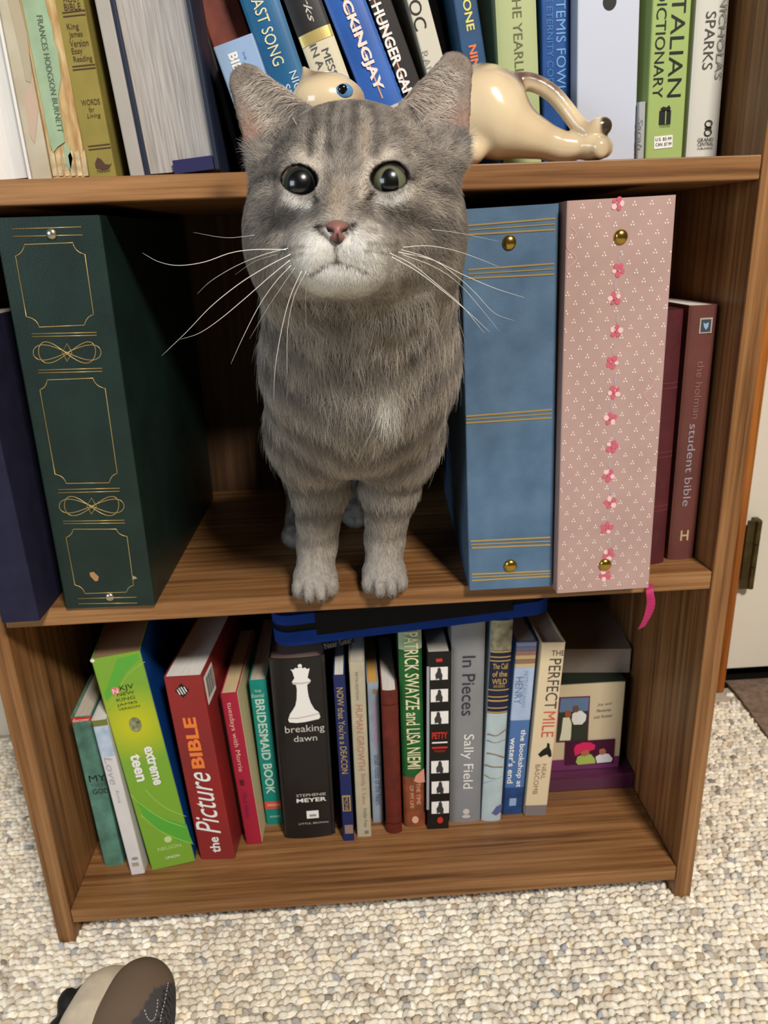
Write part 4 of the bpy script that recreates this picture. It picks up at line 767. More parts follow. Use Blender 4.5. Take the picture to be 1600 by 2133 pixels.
f.cone(fp(656, 184, 0.018), fp(633, 142, 0.016), 0.0115, 0.0016, 0.003)     # ears
f.cone(fp(672, 178, 0.030), fp(652, 150, 0.030), 0.0078, 0.0012, 0.004)
tl = [fp(1035, 182, 0.030), fp(1075, 171, 0.030), fp(1112, 173, 0.028), fp(1150, 194, 0.025), fp(1180, 228, 0.021), fp(1206, 262, 0.016), fp(1226, 275, 0.013), fp(1246, 266, 0.012), fp(1258, 263, 0.012)]
tr_ = np.interp(np.linspace(0, 8, 33), range(9), [0.0085, 0.0060, 0.0054, 0.0052, 0.0052, 0.0053, 0.0056, 0.0060, 0.0056]); f.chain(smooth_path(tl, 32), list(tr_), 0.0015)
V, Q = f.mesh(); V = relax(V, Q, 2); V[:, 2] = np.maximum(V[:, 2], ZA)
top = smoothstep(0.012, 0.030, np.zeros(len(V))); CR0, BRN, DKB = lin((230, 208, 170)), lin((96, 64, 58)), lin((44, 34, 26))
Nn = vnormals(V, Q)
def near(c, r): return np.exp(-((V-np.array(c))**2).sum(1)/(r*r))
wgt = np.zeros(len(V))
for q_ in ((1000, 166), (1050, 162), (1085, 163), (1115, 166), (1150, 184), (1090, 225), (1112, 250), (1135, 280), (1165, 292), (1195, 296)): wgt = np.maximum(wgt, 1.0*near(fp(q_[0], q_[1], 0.026), 0.0135))
wgt = wgt*smoothstep(-0.7, 0.5, Nn[:, 2]+0.5*Nn[:, 0]); wgt = np.maximum(wgt, 0.55*near(fp(752, 204, 0.004), 0.010)); wgt = np.maximum(wgt, 0.9*near(fp(664, 160, 0.014), 0.010)); wgt = np.maximum(wgt, 0.45*near(fp(1262, 300, 0.006), 0.009))
wgt = np.maximum(wgt, 0.5*near(fp(1225, 262, 0.01), 0.006))
C = CR0*(1-wgt[:, None]) + BRN*wgt[:, None]; dk = smoothstep(0.40, 0.62, near(fp(1266, 262, 0.009), 0.0085))[:, None]*0.97; C = C*(1-dk)+DKB*dk
me = np_mesh('body', V-np.array(fig.location), Q, C); me.shade_smooth(); link('body', me, vcol_mat('glazed_ceramic', 0.16, 0.5, 0.7), fig)
bm = bmesh.new(); bmesh.ops.create_uvsphere(bm, u_segments=20, v_segments=12, radius=1.0)
e = from_bm('painted_eye', bm, mat('eye_glaze_blue', (96, 146, 196), 0.1, 0.5, coat=0.6), fig, True); e.scale = (0.0060, 0.0028, 0.0046); e.location = Vector(fp(717, 190, -0.0005))-fig.location
bm = bmesh.new(); bmesh.ops.create_uvsphere(bm, u_segments=16, v_segments=10, radius=1.0)
e = from_bm('painted_pupil', bm, mat('eye_glaze_black', (16, 16, 18), 0.1, 0.5, coat=0.6), fig, True); e.scale = (0.0033, 0.0016, 0.0031); e.location = Vector(fp(714, 186, -0.0024))-fig.location

# ------------------------------------------------------------------ shoe
from mathutils.bvhtree import BVHTree
sh = empty('shoe', (0.075, -0.12, 0.0)); tag(sh, 'brown and charcoal shoe toe with a cream midsole resting on the carpet', 'shoe')
tip = hit(300, 2020, 2, 0.040); ax = tip-hit(264, 2152, 2, 0.040); ax[2] = 0; ax /= np.linalg.norm(ax); sd = np.array([ax[1], -ax[0], 0]); up_ = np.array([0, 0, 1.0])
rl = math.radians(36); sx_ = sd*math.cos(rl)-up_*math.sin(rl); uz = np.cross(sx_, ax); RS = np.stack([sx_, ax, uz])
def shp(a, l, u_): return tip + sx_*a + ax*l + uz*u_
def layer(rad, zc, zr, off=0.0, grow=0.0):
    f = Field(np.array(shp(0, -0.11, 0))-0.16, np.array(shp(0, -0.11, 0))+0.16, 0.0025)
    for l, r_ in ((-0.032, rad*0.86), (-0.060, rad*1.0), (-0.095, rad*1.04), (-0.14, rad*0.95), (-0.19, rad*0.88), (-0.225, rad*0.86)):
        f.ell(shp(off, l, zc), (r_, 0.034+grow, zr), RS, 0.014)
    return f
f = layer(0.0325, 0.006, 0.028, 0.002); f.ell(shp(0, -0.17, 0.036), (0.032, 0.055, 0.034), RS, 0.02)
V, Q = f.mesh(); V = relax(V, Q, 3); V[:, 2] = np.maximum(V[:, 2], 0.002)
tree = BVHTree.FromPolygons([Vector(v) for v in V], [tuple(q) for q in Q])
def shoe_hit(x, y):
    h = tree.ray_cast(Vector(CAM), Vector(ray(x, y)).normalized()); return (np.array(h[0]), np.array(h[1])) if h[0] is not None else (None, None)
def shl(V): d = V-tip; return d@sx_, d@ax
bd_ = [shl(shoe_hit(*p)[0]) for p in ((360, 2046), (335, 2054), (318, 2062), (308, 2080), (292, 2108), (272, 2132)) if shoe_hit(*p)[0] is not None]
bl_ = np.array([b_[1] for b_ in bd_]); ba_ = np.array([b_[0] for b_ in bd_]); od = np.argsort(ba_); la, ll = shl(V)
lim = np.interp(la, ba_[od], bl_[od], left=-9, right=bl_[od][-1])
C = np.where((ll > lim)[:, None], lin((116, 98, 82)), lin((78, 76, 78))); rib = (ll < lim) & (la > ba_.max()-0.008) & (np.sin(ll*1100+la*500) > 0.1); C[rib] = lin((42, 41, 42))
me = np_mesh('upper', V-np.array(sh.location), Q, C); me.shade_smooth(); link('upper', me, vcol_mat('shoe_upper', 0.75, 0.2), sh)
st = mat('stitch_thread', (206, 202, 194), 0.7, 0.2)
for path in ([(350, 2047), (347, 2064), (342, 2090), (336, 2112), (333, 2132)], [(328, 2082), (327, 2100), (322, 2120), (314, 2127), (306, 2118), (300, 2100)]):
    pp = smooth_path([(x_, y_, 0) for x_, y_ in path], 26)
    for i in range(0, 25, 2):
        a_, n_ = shoe_hit(pp[i][0], pp[i][1]); c_, n2_ = shoe_hit(pp[i+1][0], pp[i+1][1])
        if a_ is not None and c_ is not None: tube('stitch', [a_+n_*0.0002-np.array(sh.location), c_+n2_*0.0002-np.array(sh.location)], 0.00045, st, sh, res=1)
f = layer(0.0415, -0.012, 0.0205, -0.009, 0.002); V, Q = f.mesh(); V = relax(V, Q, 2); V[:, 2] = np.maximum(V[:, 2], 0.002); me = np_mesh('midsole', V-np.array(sh.location), Q); me.shade_smooth(); link('midsole', me, mat('cream_foam', (222, 208, 186), 0.7, 0.2, vary=0.1, scale=70), sh)
f = layer(0.0430, -0.027, 0.0115, -0.010, 0.003)
for i in range(9): f.ell(shp(-0.0475, -0.03-0.026*i, -0.025), (0.0075, 0.0105, 0.008), RS, 0.004)
V, Q = f.mesh(); V = relax(V, Q, 1); V[:, 2] = np.maximum(V[:, 2], 0.002); me = np_mesh('outsole', V-np.array(sh.location), Q); me.shade_smooth(); link('outsole', me, mat('black_rubber', (26, 25, 25), 0.6, 0.3), sh)

# ------------------------------------------------------------------ the cat
cat = empty('cat', (0.29, 0.0, ZB)); tag(cat, 'grey tabby cat with pale whiskers standing on the middle shelf, head thrust forward', 'cat')
RH = np.stack([CR, CU, -CF])                       # head frame: right, up, toward the viewer it looks at
HC = atd(735, 400, 0.405)
def A(x, y, d): return atd(x, y, d)
EANG, ERX, ERY = 0.42, 0.0093, 0.0068
EYE = {-1: (A(627, 387, 0.3800), (0.0066, 0.0074)), 1: (A(812, 382, 0.3800), (0.0044, 0.0068))}
f = Field((0.13, -0.235, ZB-0.014), (0.395, 0.292, 0.735), 0.0016)
# torso, rump and hidden hindquarters
f.cone((0.292, 0.045, 0.515), (0.285, 0.185, 0.500), 0.062, 0.064, 0.03)
f.ell((0.283, 0.205, 0.485), (0.062, 0.062, 0.066), k=0.03)
for sx in (-1, 1):
    f.ell((0.283+sx*0.040, 0.195, 0.445), (0.028, 0.048, 0.056), k=0.02)
hp = {-1: (0.231, 0.112), 1: (0.287, 0.158)}
for sx in (-1, 1):
    x, y = hp[sx]; f.chain([(0.283+sx*0.040, 0.180, 0.415), (x, y+0.062, 0.392), (x, y+0.020, 0.366), (x, y-0.008, 0.362)], [0.024, 0.013, 0.0115, 0.011], 0.008)
    f.ell((x, y-0.004, 0.3605), (0.0155, 0.021, 0.0100), k=0.006)
f.chain([(0.275, 0.258, 0.500), (0.240, 0.268, 0.480), (0.215, 0.270, 0.440), (0.212, 0.268, 0.405), (0.222, 0.262, 0.378)], [0.013, 0.0125, 0.012, 0.011, 0.0095], 0.01)
# chest and neck
f.ell(A(750, 775, 0.518), (0.0615, 0.062, 0.056), k=0.03)
f.ell(A(738, 860, 0.552), (0.0545, 0.052, 0.042), k=0.025)
f.cone(A(748, 560, 0.456), A(750, 720, 0.498), 0.0565, 0.0592, 0.02)
# shoulders and forelegs
PAW = {-1: (0.2505, 0.004), 1: (0.3063, 0.006)}
for sx, top, mid in ((-1, A(645, 905, 0.568), A(666, 1015, 0.5925)), (1, A(832, 905, 0.570), A(812, 1015, 0.5950))):
    px, py = PAW[sx]; wr = np.array([px+0.0025-0.0005*sx, py+0.010, ZB+0.040])
    f.ell(top, (0.025, 0.034, 0.034), k=0.022)
    f.cone(top, mid, 0.0240, 0.0196, 0.018); f.cone(mid, wr, 0.0194, 0.0146, 0.010)
    f.cone(wr, (px, py+0.002, ZB+0.017), 0.0146, 0.0145, 0.006)
    f.ell((px, py-0.001, ZB+0.0125), (0.0172, 0.0190, 0.0123), k=0.006)
    for tx, ty, rr_ in ((-0.0128, -0.0085, 0.0068), (-0.0050, -0.0170, 0.0070), (0.0048, -0.0170, 0.0070), (0.0126, -0.0085, 0.0068)):
        f.ell((px+tx, py+ty, ZB+0.0084), (rr_*0.80, rr_*1.25, rr_*1.16), k=0.0014)
# skin folds across the throat
for q in ([(690, 652), (760, 662), (830, 648), (880, 626)], [(730, 700), (800, 703), (850, 690), (892, 668)], [(750, 742), (810, 742), (860, 728), (896, 708)], [(650, 692), (720, 722), (790, 768), (860, 762)]):
    f.chain([A(x_, y_, 0.4062+(y_-640)*0.00042+0.034*((x_-745)/215)**2) for x_, y_ in q], [0.003, 0.0045, 0.0045, 0.003], 0.005)
# skull and face
f.ell(A(738, 362, 0.425), (0.0465, 0.0325, 0.045), RH, 0.014)
f.ell(A(738, 437, 0.412), (0.0480, 0.0385, 0.0440), RH, 0.014)
f.ell(A(592, 500, 0.426), (0.0195, 0.0300, 0.028), RH, 0.018); f.ell(A(886, 498, 0.426), (0.0195, 0.0300, 0.028), RH, 0.018)
for q in ((588, 330, 592, 470), (892, 324, 888, 470)): f.cone(A(q[0], q[1], 0.430), A(q[2], q[3], 0.434), 0.0130, 0.0165, 0.012)
f.ell(A(722, 555, 0.404), (0.0390, 0.0215, 0.032), RH, 0.014)
f.cone(A(716, 350, 0.388), A(704, 470, 0.361), 0.0125, 0.0088, 0.012)
f.ell(A(708, 515, 0.376), (0.0250, 0.0150, 0.0190), RH, 0.010)
f.ell(A(660, 530, 0.369), (0.0145, 0.0125, 0.0145), RH, 0.007); f.ell(A(754, 528, 0.369), (0.0145, 0.0125, 0.0145), RH, 0.007)
f.ell(A(713, 578, 0.374), (0.0205, 0.0092, 0.0145), RH, 0.006)
for s_, (c, _) in EYE.items():                     # lids, and lower lid swell round the socket
    f.ell(c, (0.0113, 0.0113, 0.0113), RH, 0.006)
    f.ell(c + CU*0.0108 - CR*0.002*s_ + CF*0.004, (0.0120, 0.0046, 0.0080), RH, 0.007)
    f.ell(c - CU*0.0112 + CF*0.001, (0.0110, 0.0045, 0.0085), RH, 0.007)
# ears: flattened tapered cups opened toward the viewer
EAR = {-1: (A(590, 288, 0.422), A(512, 170, 0.430)), 1: (A(896, 276, 0.422), A(949, 144, 0.430))}
EARR = {}
for s_, (base, tip_) in EAR.items():
    axd = (tip_-base)/np.linalg.norm(tip_-base); fw = -CF + CR*0.18*s_; fw = fw - axd*(fw@axd); fw /= np.linalg.norm(fw); sdv = np.cross(axd, fw); R = np.stack([sdv, axd, fw]); EARR[s_] = R
    f.cone(base-axd*0.006, tip_, 0.0248, 0.0100, 0.006, 'add', R, (1, 1, 0.55))
    f.cone(base+axd*0.004+fw*0.0095, tip_-axd*0.001+fw*0.0058, 0.0210, 0.0079, 0.003, 'sub', R, (1, 1, 0.55))
# eye openings, nostril wings and mouth crease
for s_, (c, _) in EYE.items():
    R = np.stack([CR*math.cos(EANG*s_)+CU*math.sin(EANG*s_), -CR*math.sin(EANG*s_)+CU*math.cos(EANG*s_), -CF])
    f.ell(c - CF*0.012 - CU*0.0005, (ERX, ERY, 0.021), R, 0.0010, 'sub')
f.cone(A(704, 505, 0.352), A(706, 540, 0.352), 0.0014, 0.0014, 0.003, 'sub')
f.cone(A(706, 540, 0.353), A(655, 562, 0.358), 0.0015, 0.0012, 0.003, 'sub'); f.cone(A(706, 540, 0.353), A(762, 558, 0.358), 0.0015, 0.0012, 0.003, 'sub')
V, Q = f.mesh(); V = relax(V, Q, 1); N = vnormals(V, Q)

# colouring, in the head's and body's own coordinates
NO_TAB = RNG.random((32, 32, 32))
def vnoise(P, sc):
    q = P*sc; i = np.floor(q).astype(int); t = q-i; t = t*t*(3-2*t); o = 0
    for a in (0, 1):
        for b_ in (0, 1):
            for c_ in (0, 1):
                w_ = (t[:, 0] if a else 1-t[:, 0])*(t[:, 1] if b_ else 1-t[:, 1])*(t[:, 2] if c_ else 1-t[:, 2])
                o = o + w_*NO_TAB[(i[:, 0]+a) % 32, (i[:, 1]+b_) % 32, (i[:, 2]+c_) % 32]
    return o
def hxy(P): D = P-HC; z = D@-CF; return D@CR, D@CU+0.4*(z-0.03), z   # face coordinates sheared along the cat's tilted brow-to-chin plane
def at(x, y, d=0.375):   # a face landmark in head coordinates
    return tuple(c[0] for c in hxy(A(x, y, d)[None])[:2])
def stroke(u, v, pts, wd):
    o = np.zeros(len(u)); P = [at(*p) for p in pts]
    for (x0, y0), (x1, y1) in zip(P[:-1], P[1:]):
        dx, dy = x1-x0, y1-y0; t = np.clip(((u-x0)*dx+(v-y0)*dy)/(dx*dx+dy*dy), 0, 1)
        o = np.maximum(o, np.exp(-((u-x0-t*dx)**2+(v-y0-t*dy)**2)/(wd*wd)))
    return o
K = dict(base=lin((166, 158, 150)), dark=lin((94, 88, 84)), light=lin((222, 210, 195)), white=lin((250, 247, 240)), tan=lin((184, 167, 147)), pink=lin((192, 140, 122)))
def mixc(C, c, w_): w_ = np.clip(w_, 0, 1)[:, None]; return C*(1-w_)+c*w_
def coat(P, Nn):
    u, v, z = hxy(P); n = len(P); head = smoothstep(-0.071, -0.064, v)*smoothstep(-0.075, -0.04, z)
    n1, n2 = vnoise(P, 90.0), vnoise(P+3.3, 260.0)
    C = np.tile(K['base'], (n, 1)); C = mixc(C, K['light'], 0.45*smoothstep(0.5, 0.8, n1)); C = mixc(C, K['dark'], 0.45*smoothstep(0.52, 0.8, 1-n2))
    # --- body: necklace bands, flank bands, leg bars
    bz = P[:, 2]; bx = P[:, 0]-0.292
    wob = 0.010*(n1-0.5); bands = 0.5+0.5*np.sin((bz - 0.9*np.abs(bx)**1.4*2.0 + wob)*2*math.pi/0.030)
    bodyw = (1-head)*smoothstep(ZB+0.085, ZB+0.11, bz); C = mixc(C, K['dark'], 0.38*bodyw*smoothstep(0.60, 0.95, bands)); C = mixc(C, K['light'], 0.40*bodyw*smoothstep(0.55, 0.95, 1-bands))
    legw = (1-smoothstep(ZB+0.09, ZB+0.12, bz))*(P[:, 1] < 0.08); lb = 0.5+0.5*np.sin((bz-ZB-0.013+wob*0.6)*2*math.pi/0.026)
    C = mixc(C, K['light'], 0.30*legw); C = mixc(C, K['dark'], 0.55*legw*smoothstep(0.62, 0.95, lb)*smoothstep(ZB+0.035, ZB+0.06, bz)); C = mixc(C, lin((176, 170, 162)), legw*(1-smoothstep(ZB+0.02, ZB+0.045, bz))*0.8)
    for sx in (-1, 1):
        px, py = PAW[sx]
        for tx in (-0.0090, 0.0, 0.0088): C = mixc(C, lin((70, 62, 58)), 0.65*np.exp(-((P[:, 0]-px-tx*(0.7+0.3*smoothstep(py-0.008, py-0.022, P[:, 1])))/0.0009)**2)*smoothstep(py-0.010, py-0.018, P[:, 1])*smoothstep(ZB+0.017, ZB+0.011, bz)*(P[:, 1] > py-0.04)*(np.abs(P[:, 0]-px) < 0.02))  # shade in the gaps between toes, painted into the coat colour
    sp = at(806, 832, 0.475); C = mixc(C, K['white'], 1.1*np.exp(-((u-sp[0])**2/0.0065**2 + (v-sp[1])**2/0.0135**2))*(1-head))
    # --- head
    H = np.zeros(n)
    for pts, wd, a in (([(648, 225), (655, 262), (645, 322)], 0.0022, .8), ([(690, 215), (684, 260), (690, 330)], 0.0022, .75), ([(735, 212), (738, 262), (728, 330)], 0.0024, .8), ([(772, 220), (782, 262), (786, 325)], 0.0024, .8), ([(712, 230), (712, 300)], 0.0018, .55), ([(815, 235), (830, 275), (860, 300)], 0.0030, .55), ([(610, 240), (600, 285), (570, 310)], 0.0030, .55),
                       ([(590, 372), (560, 364), (522, 372)], 0.0024, .9), ([(852, 372), (890, 384), (938, 398)], 0.0026, .9), ([(540, 445), (590, 455), (650, 450)], 0.0050, .42), ([(820, 450), (870, 455), (925, 470)], 0.0055, .42), ([(860, 520), (930, 530)], 0.0034, .6), ([(540, 540), (600, 530)], 0.004, .45), ([(752, 415), (762, 450)], 0.0030, .6), ([(662, 425), (664, 455)], 0.0026, .5)):
        H = np.maximum(H, a*stroke(u, v, pts, wd))
    front = smoothstep(-0.035, 0.0, z); C = mixc(C, K['dark'], H*head*front)
    for pts, wd, col, a in (([(672, 285), (670, 330)], 0.0022, 'light', .75), ([(757, 270), (758, 335)], 0.0024, 'tan', .6), ([(618, 312), (640, 345)], 0.0030, 'light', .8), ([(815, 318), (788, 345)], 0.0030, 'light', .8), ([(655, 345), (672, 385), (668, 412)], 0.0026, 'light', .95), ([(768, 350), (754, 385), (750, 412)], 0.0028, 'light', .95),
                            ([(596, 408), (622, 425), (648, 428)], 0.0022, 'white', .8), ([(782, 416), (818, 420), (858, 396)], 0.0022, 'white', .75), ([(858, 396), (882, 376)], 0.003, 'light', .7), ([(705, 400), (703, 455)], 0.0048, 'tan', .75), ([(575, 395), (545, 400)], 0.0036, 'light', .7), ([(870, 405), (905, 425)], 0.0036, 'light', .45)):
        C = mixc(C, K[col], a*stroke(u, v, pts, wd)*head*front)
    for pts, wd, a in (([(674, 508), (640, 535)], 0.0085, 1.1), ([(736, 506), (775, 530)], 0.0085, 1.1), ([(680, 578), (745, 580)], 0.0085, 1.2), ([(640, 560), (660, 590)], 0.006, .8), ([(600, 545), (630, 550)], 0.005, .5), ([(790, 545), (820, 555)], 0.005, .5), ([(770, 590), (800, 575)], 0.005, .5)):
        C = mixc(C, K['white'], a*stroke(u, v, pts, wd)*head*smoothstep(-0.02, 0.01, z))
    for pts in ([(770, 502), (800, 506), (830, 504)], [(762, 515), (795, 520), (825, 522)], [(642, 508), (612, 512), (588, 510)], [(640, 522), (612, 528)]): C = mixc(C, lin((88, 70, 52)), .6*stroke(u, v, pts, 0.0011)*head)
    for pts in ([(704, 505), (706, 540)], [(706, 540), (680, 548), (652, 566)], [(706, 540), (735, 548), (765, 562)]): C = mixc(C, lin((62, 46, 42)), .85*stroke(u, v, pts, 0.0009)*head)
    for pts in ([(660, 408), (668, 422)], [(776, 402), (762, 418)], [(598, 374), (588, 376)], [(846, 366), (856, 372)], [(690, 466), (668, 470)], [(716, 466), (740, 466)], [(668, 470), (694, 496)], [(740, 467), (714, 496)]): C = mixc(C, lin((44, 34, 32)), 0.95*stroke(u, v, pts, 0.0012)*head)
    # --- ears: pale pinkish cup, grey back, dark rim
    for s_, (base, tip_) in EAR.items():
        R = EARR[s_]; D = P-base; l = D@R[1]; ine = smoothstep(0.004, 0.012, l)*(np.abs(D@R[0]) < 0.03)*(np.abs(D@R[2]) < 0.022); fc = (Nn@R[2])
        C = mixc(C, lin((148, 134, 122)), ine*smoothstep(0.0, 0.4, fc)*0.85); C = mixc(C, K['pink'], ine*smoothstep(0.1, 0.6, fc)*(1-smoothstep(0.010, 0.034, l))*0.45)
    return C, head
CV, headV = coat(V, N)
def eye_dist(P, s_):
    c = EYE[s_][0] - CU*0.0005; a_, b_ = (P-c)@CR, (P-c)@CU; ca, sa = math.cos(EANG*s_), math.sin(EANG*s_)
    return np.sqrt(((a_*ca+b_*sa)/ERX)**2 + ((-a_*sa+b_*ca)/ERY)**2)
eyeD = {s_: eye_dist(V, s_) for s_ in EYE}
rim = np.zeros(len(V))
for s_, (c, _) in EYE.items(): rim = np.maximum(rim, (1-smoothstep(1.06, 1.20, eyeD[s_]))*((V-c)@-CF > -0.006))
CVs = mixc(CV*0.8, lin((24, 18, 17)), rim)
me = np_mesh('body', V-np.array(cat.location), Q, CVs); me.shade_smooth(); link('body', me, vcol_mat('cat_skin', 0.9, 0.1), cat)

# eyes
for s_, (c, (prx, pry)) in EYE.items():
    m = bpy.data.materials.new('cat_eye_%s' % ('dim' if s_ < 0 else 'bright')); m.use_nodes = True; nt = m.node_tree; bs = nt.nodes['Principled BSDF']
    tc = nt.nodes.new('ShaderNodeTexCoord'); 
    def ellipse_mask(rx, ry, e0, e1):
        mp = nt.nodes.new('ShaderNodeMapping'); mp.inputs['Scale'].default_value = (1/rx, 1/ry, 0); nt.links.new(tc.outputs['Object'], mp.inputs[0])
        ln = nt.nodes.new('ShaderNodeVectorMath'); ln.operation = 'LENGTH'; nt.links.new(mp.outputs[0], ln.inputs[0])
        r = nt.nodes.new('ShaderNodeMapRange'); r.inputs['From Min'].default_value = e0; r.inputs['From Max'].default_value = e1; nt.links.new(ln.outputs['Value'], r.inputs['Value']); return r.outputs['Result']
    pu = ellipse_mask(prx, pry, 0.93, 1.06); ri = ellipse_mask(0.0086, 0.0084, 0.86, 1.0)
    mx = nt.nodes.new('ShaderNodeMix'); mx.data_type = 'RGBA'; mx.inputs['A'].default_value = L4((10, 10, 12)); mx.inputs['B'].default_value = L4((104, 106, 84) if s_ > 0 else (48, 54, 50)); nt.links.new(pu, mx.inputs['Factor'])
    m2 = nt.nodes.new('ShaderNodeMix'); m2.data_type = 'RGBA'; nt.links.new(mx.outputs['Result'], m2.inputs['A']); m2.inputs['B'].default_value = L4((26, 20, 18)); nt.links.new(ri, m2.inputs['Factor'])
    nt.links.new(m2.outputs['Result'], bs.inputs['Base Color']); bs.inputs['Roughness'].default_value = 0.25; bs.inputs['Coat Weight'].default_value = 1.0; bs.inputs['Coat Roughness'].default_value = 0.015
    bm = bmesh.new(); bmesh.ops.create_uvsphere(bm, u_segments=40, v_segments=24, radius=0.0104)
    e = from_bm('eye', bm, m, cat, True); look = Vector(CAM + np.array([0.0, 0.0, 0.0]) - c).normalized()
    e.rotation_euler = look.to_track_quat('Z', 'Y').to_euler(); e.location = Vector(c)-cat.location
# nose leather
f = Field(A(703, 480, 0.353)-0.02, A(703, 480, 0.353)+0.02, 0.0006)
f.ell(A(703, 474, 0.3562), (0.0068, 0.0029, 0.0048), RH, 0.004); f.ell(A(703, 486, 0.3541), (0.0040, 0.0042, 0.0048), RH, 0.004); f.cone(A(703, 488, 0.3526), A(704, 502, 0.3550), 0.0022, 0.0010, 0.003)
for x_ in (689, 717): f.ell(A(x_, 483, 0.3506), (0.0016, 0.0012, 0.0035), RH, 0.0012, 'sub')
f.cone(A(703, 486, 0.3484), A(704, 506, 0.3506), 0.0005, 0.0005, 0.001, 'sub')
Vn, Qn = f.mesh(); Vn = relax(Vn, Qn, 1); un, vn, zn = hxy(Vn); Cn = np.tile(lin((150, 101, 93)), (len(Vn), 1)); Cn = mixc(Cn, lin((120, 92, 84)), smoothstep(*[at(703, y_, 0.35)[1] for y_ in (474, 466)], vn)*0.7)
for x_ in (688, 718): Cn = mixc(Cn, lin((16, 12, 12)), stroke(un, vn, [(x_, 482, 0.350), (x_+ (8 if x_ > 703 else -8), 478, 0.350)], 0.0013)*1.2)
Cn = mixc(Cn, lin((40, 24, 24)), stroke(un, vn, [(703, 488, 0.35), (704, 508, 0.35)], 0.0007)); Cn = mixc(Cn, lin((44, 28, 28)), smoothstep(*[at(703, y_, 0.35)[1] for y_ in (496, 508)], vn)*0.85)
me = np_mesh('nose', Vn-np.array(cat.location), Qn, Cn); me.shade_smooth(); link('nose', me, vcol_mat('nose_leather', 0.45, 0.4), cat)
# claws peeking between the toes
M_claw = mat('dark_claw', (40, 34, 30), 0.4, 0.4)
for sx in (-1, 1):
    px, py = PAW[sx]
    for tx in (-0.0048, 0.0048): tube('claw', [(px+tx-cat.location[0], py-0.0235, 0.0048), (px+tx-cat.location[0], py-0.0262, 0.0030), (px+tx-cat.location[0], py-0.0272, 0.0012)], 0.0008, M_claw, cat, taper=lambda t: 1-0.8*t)

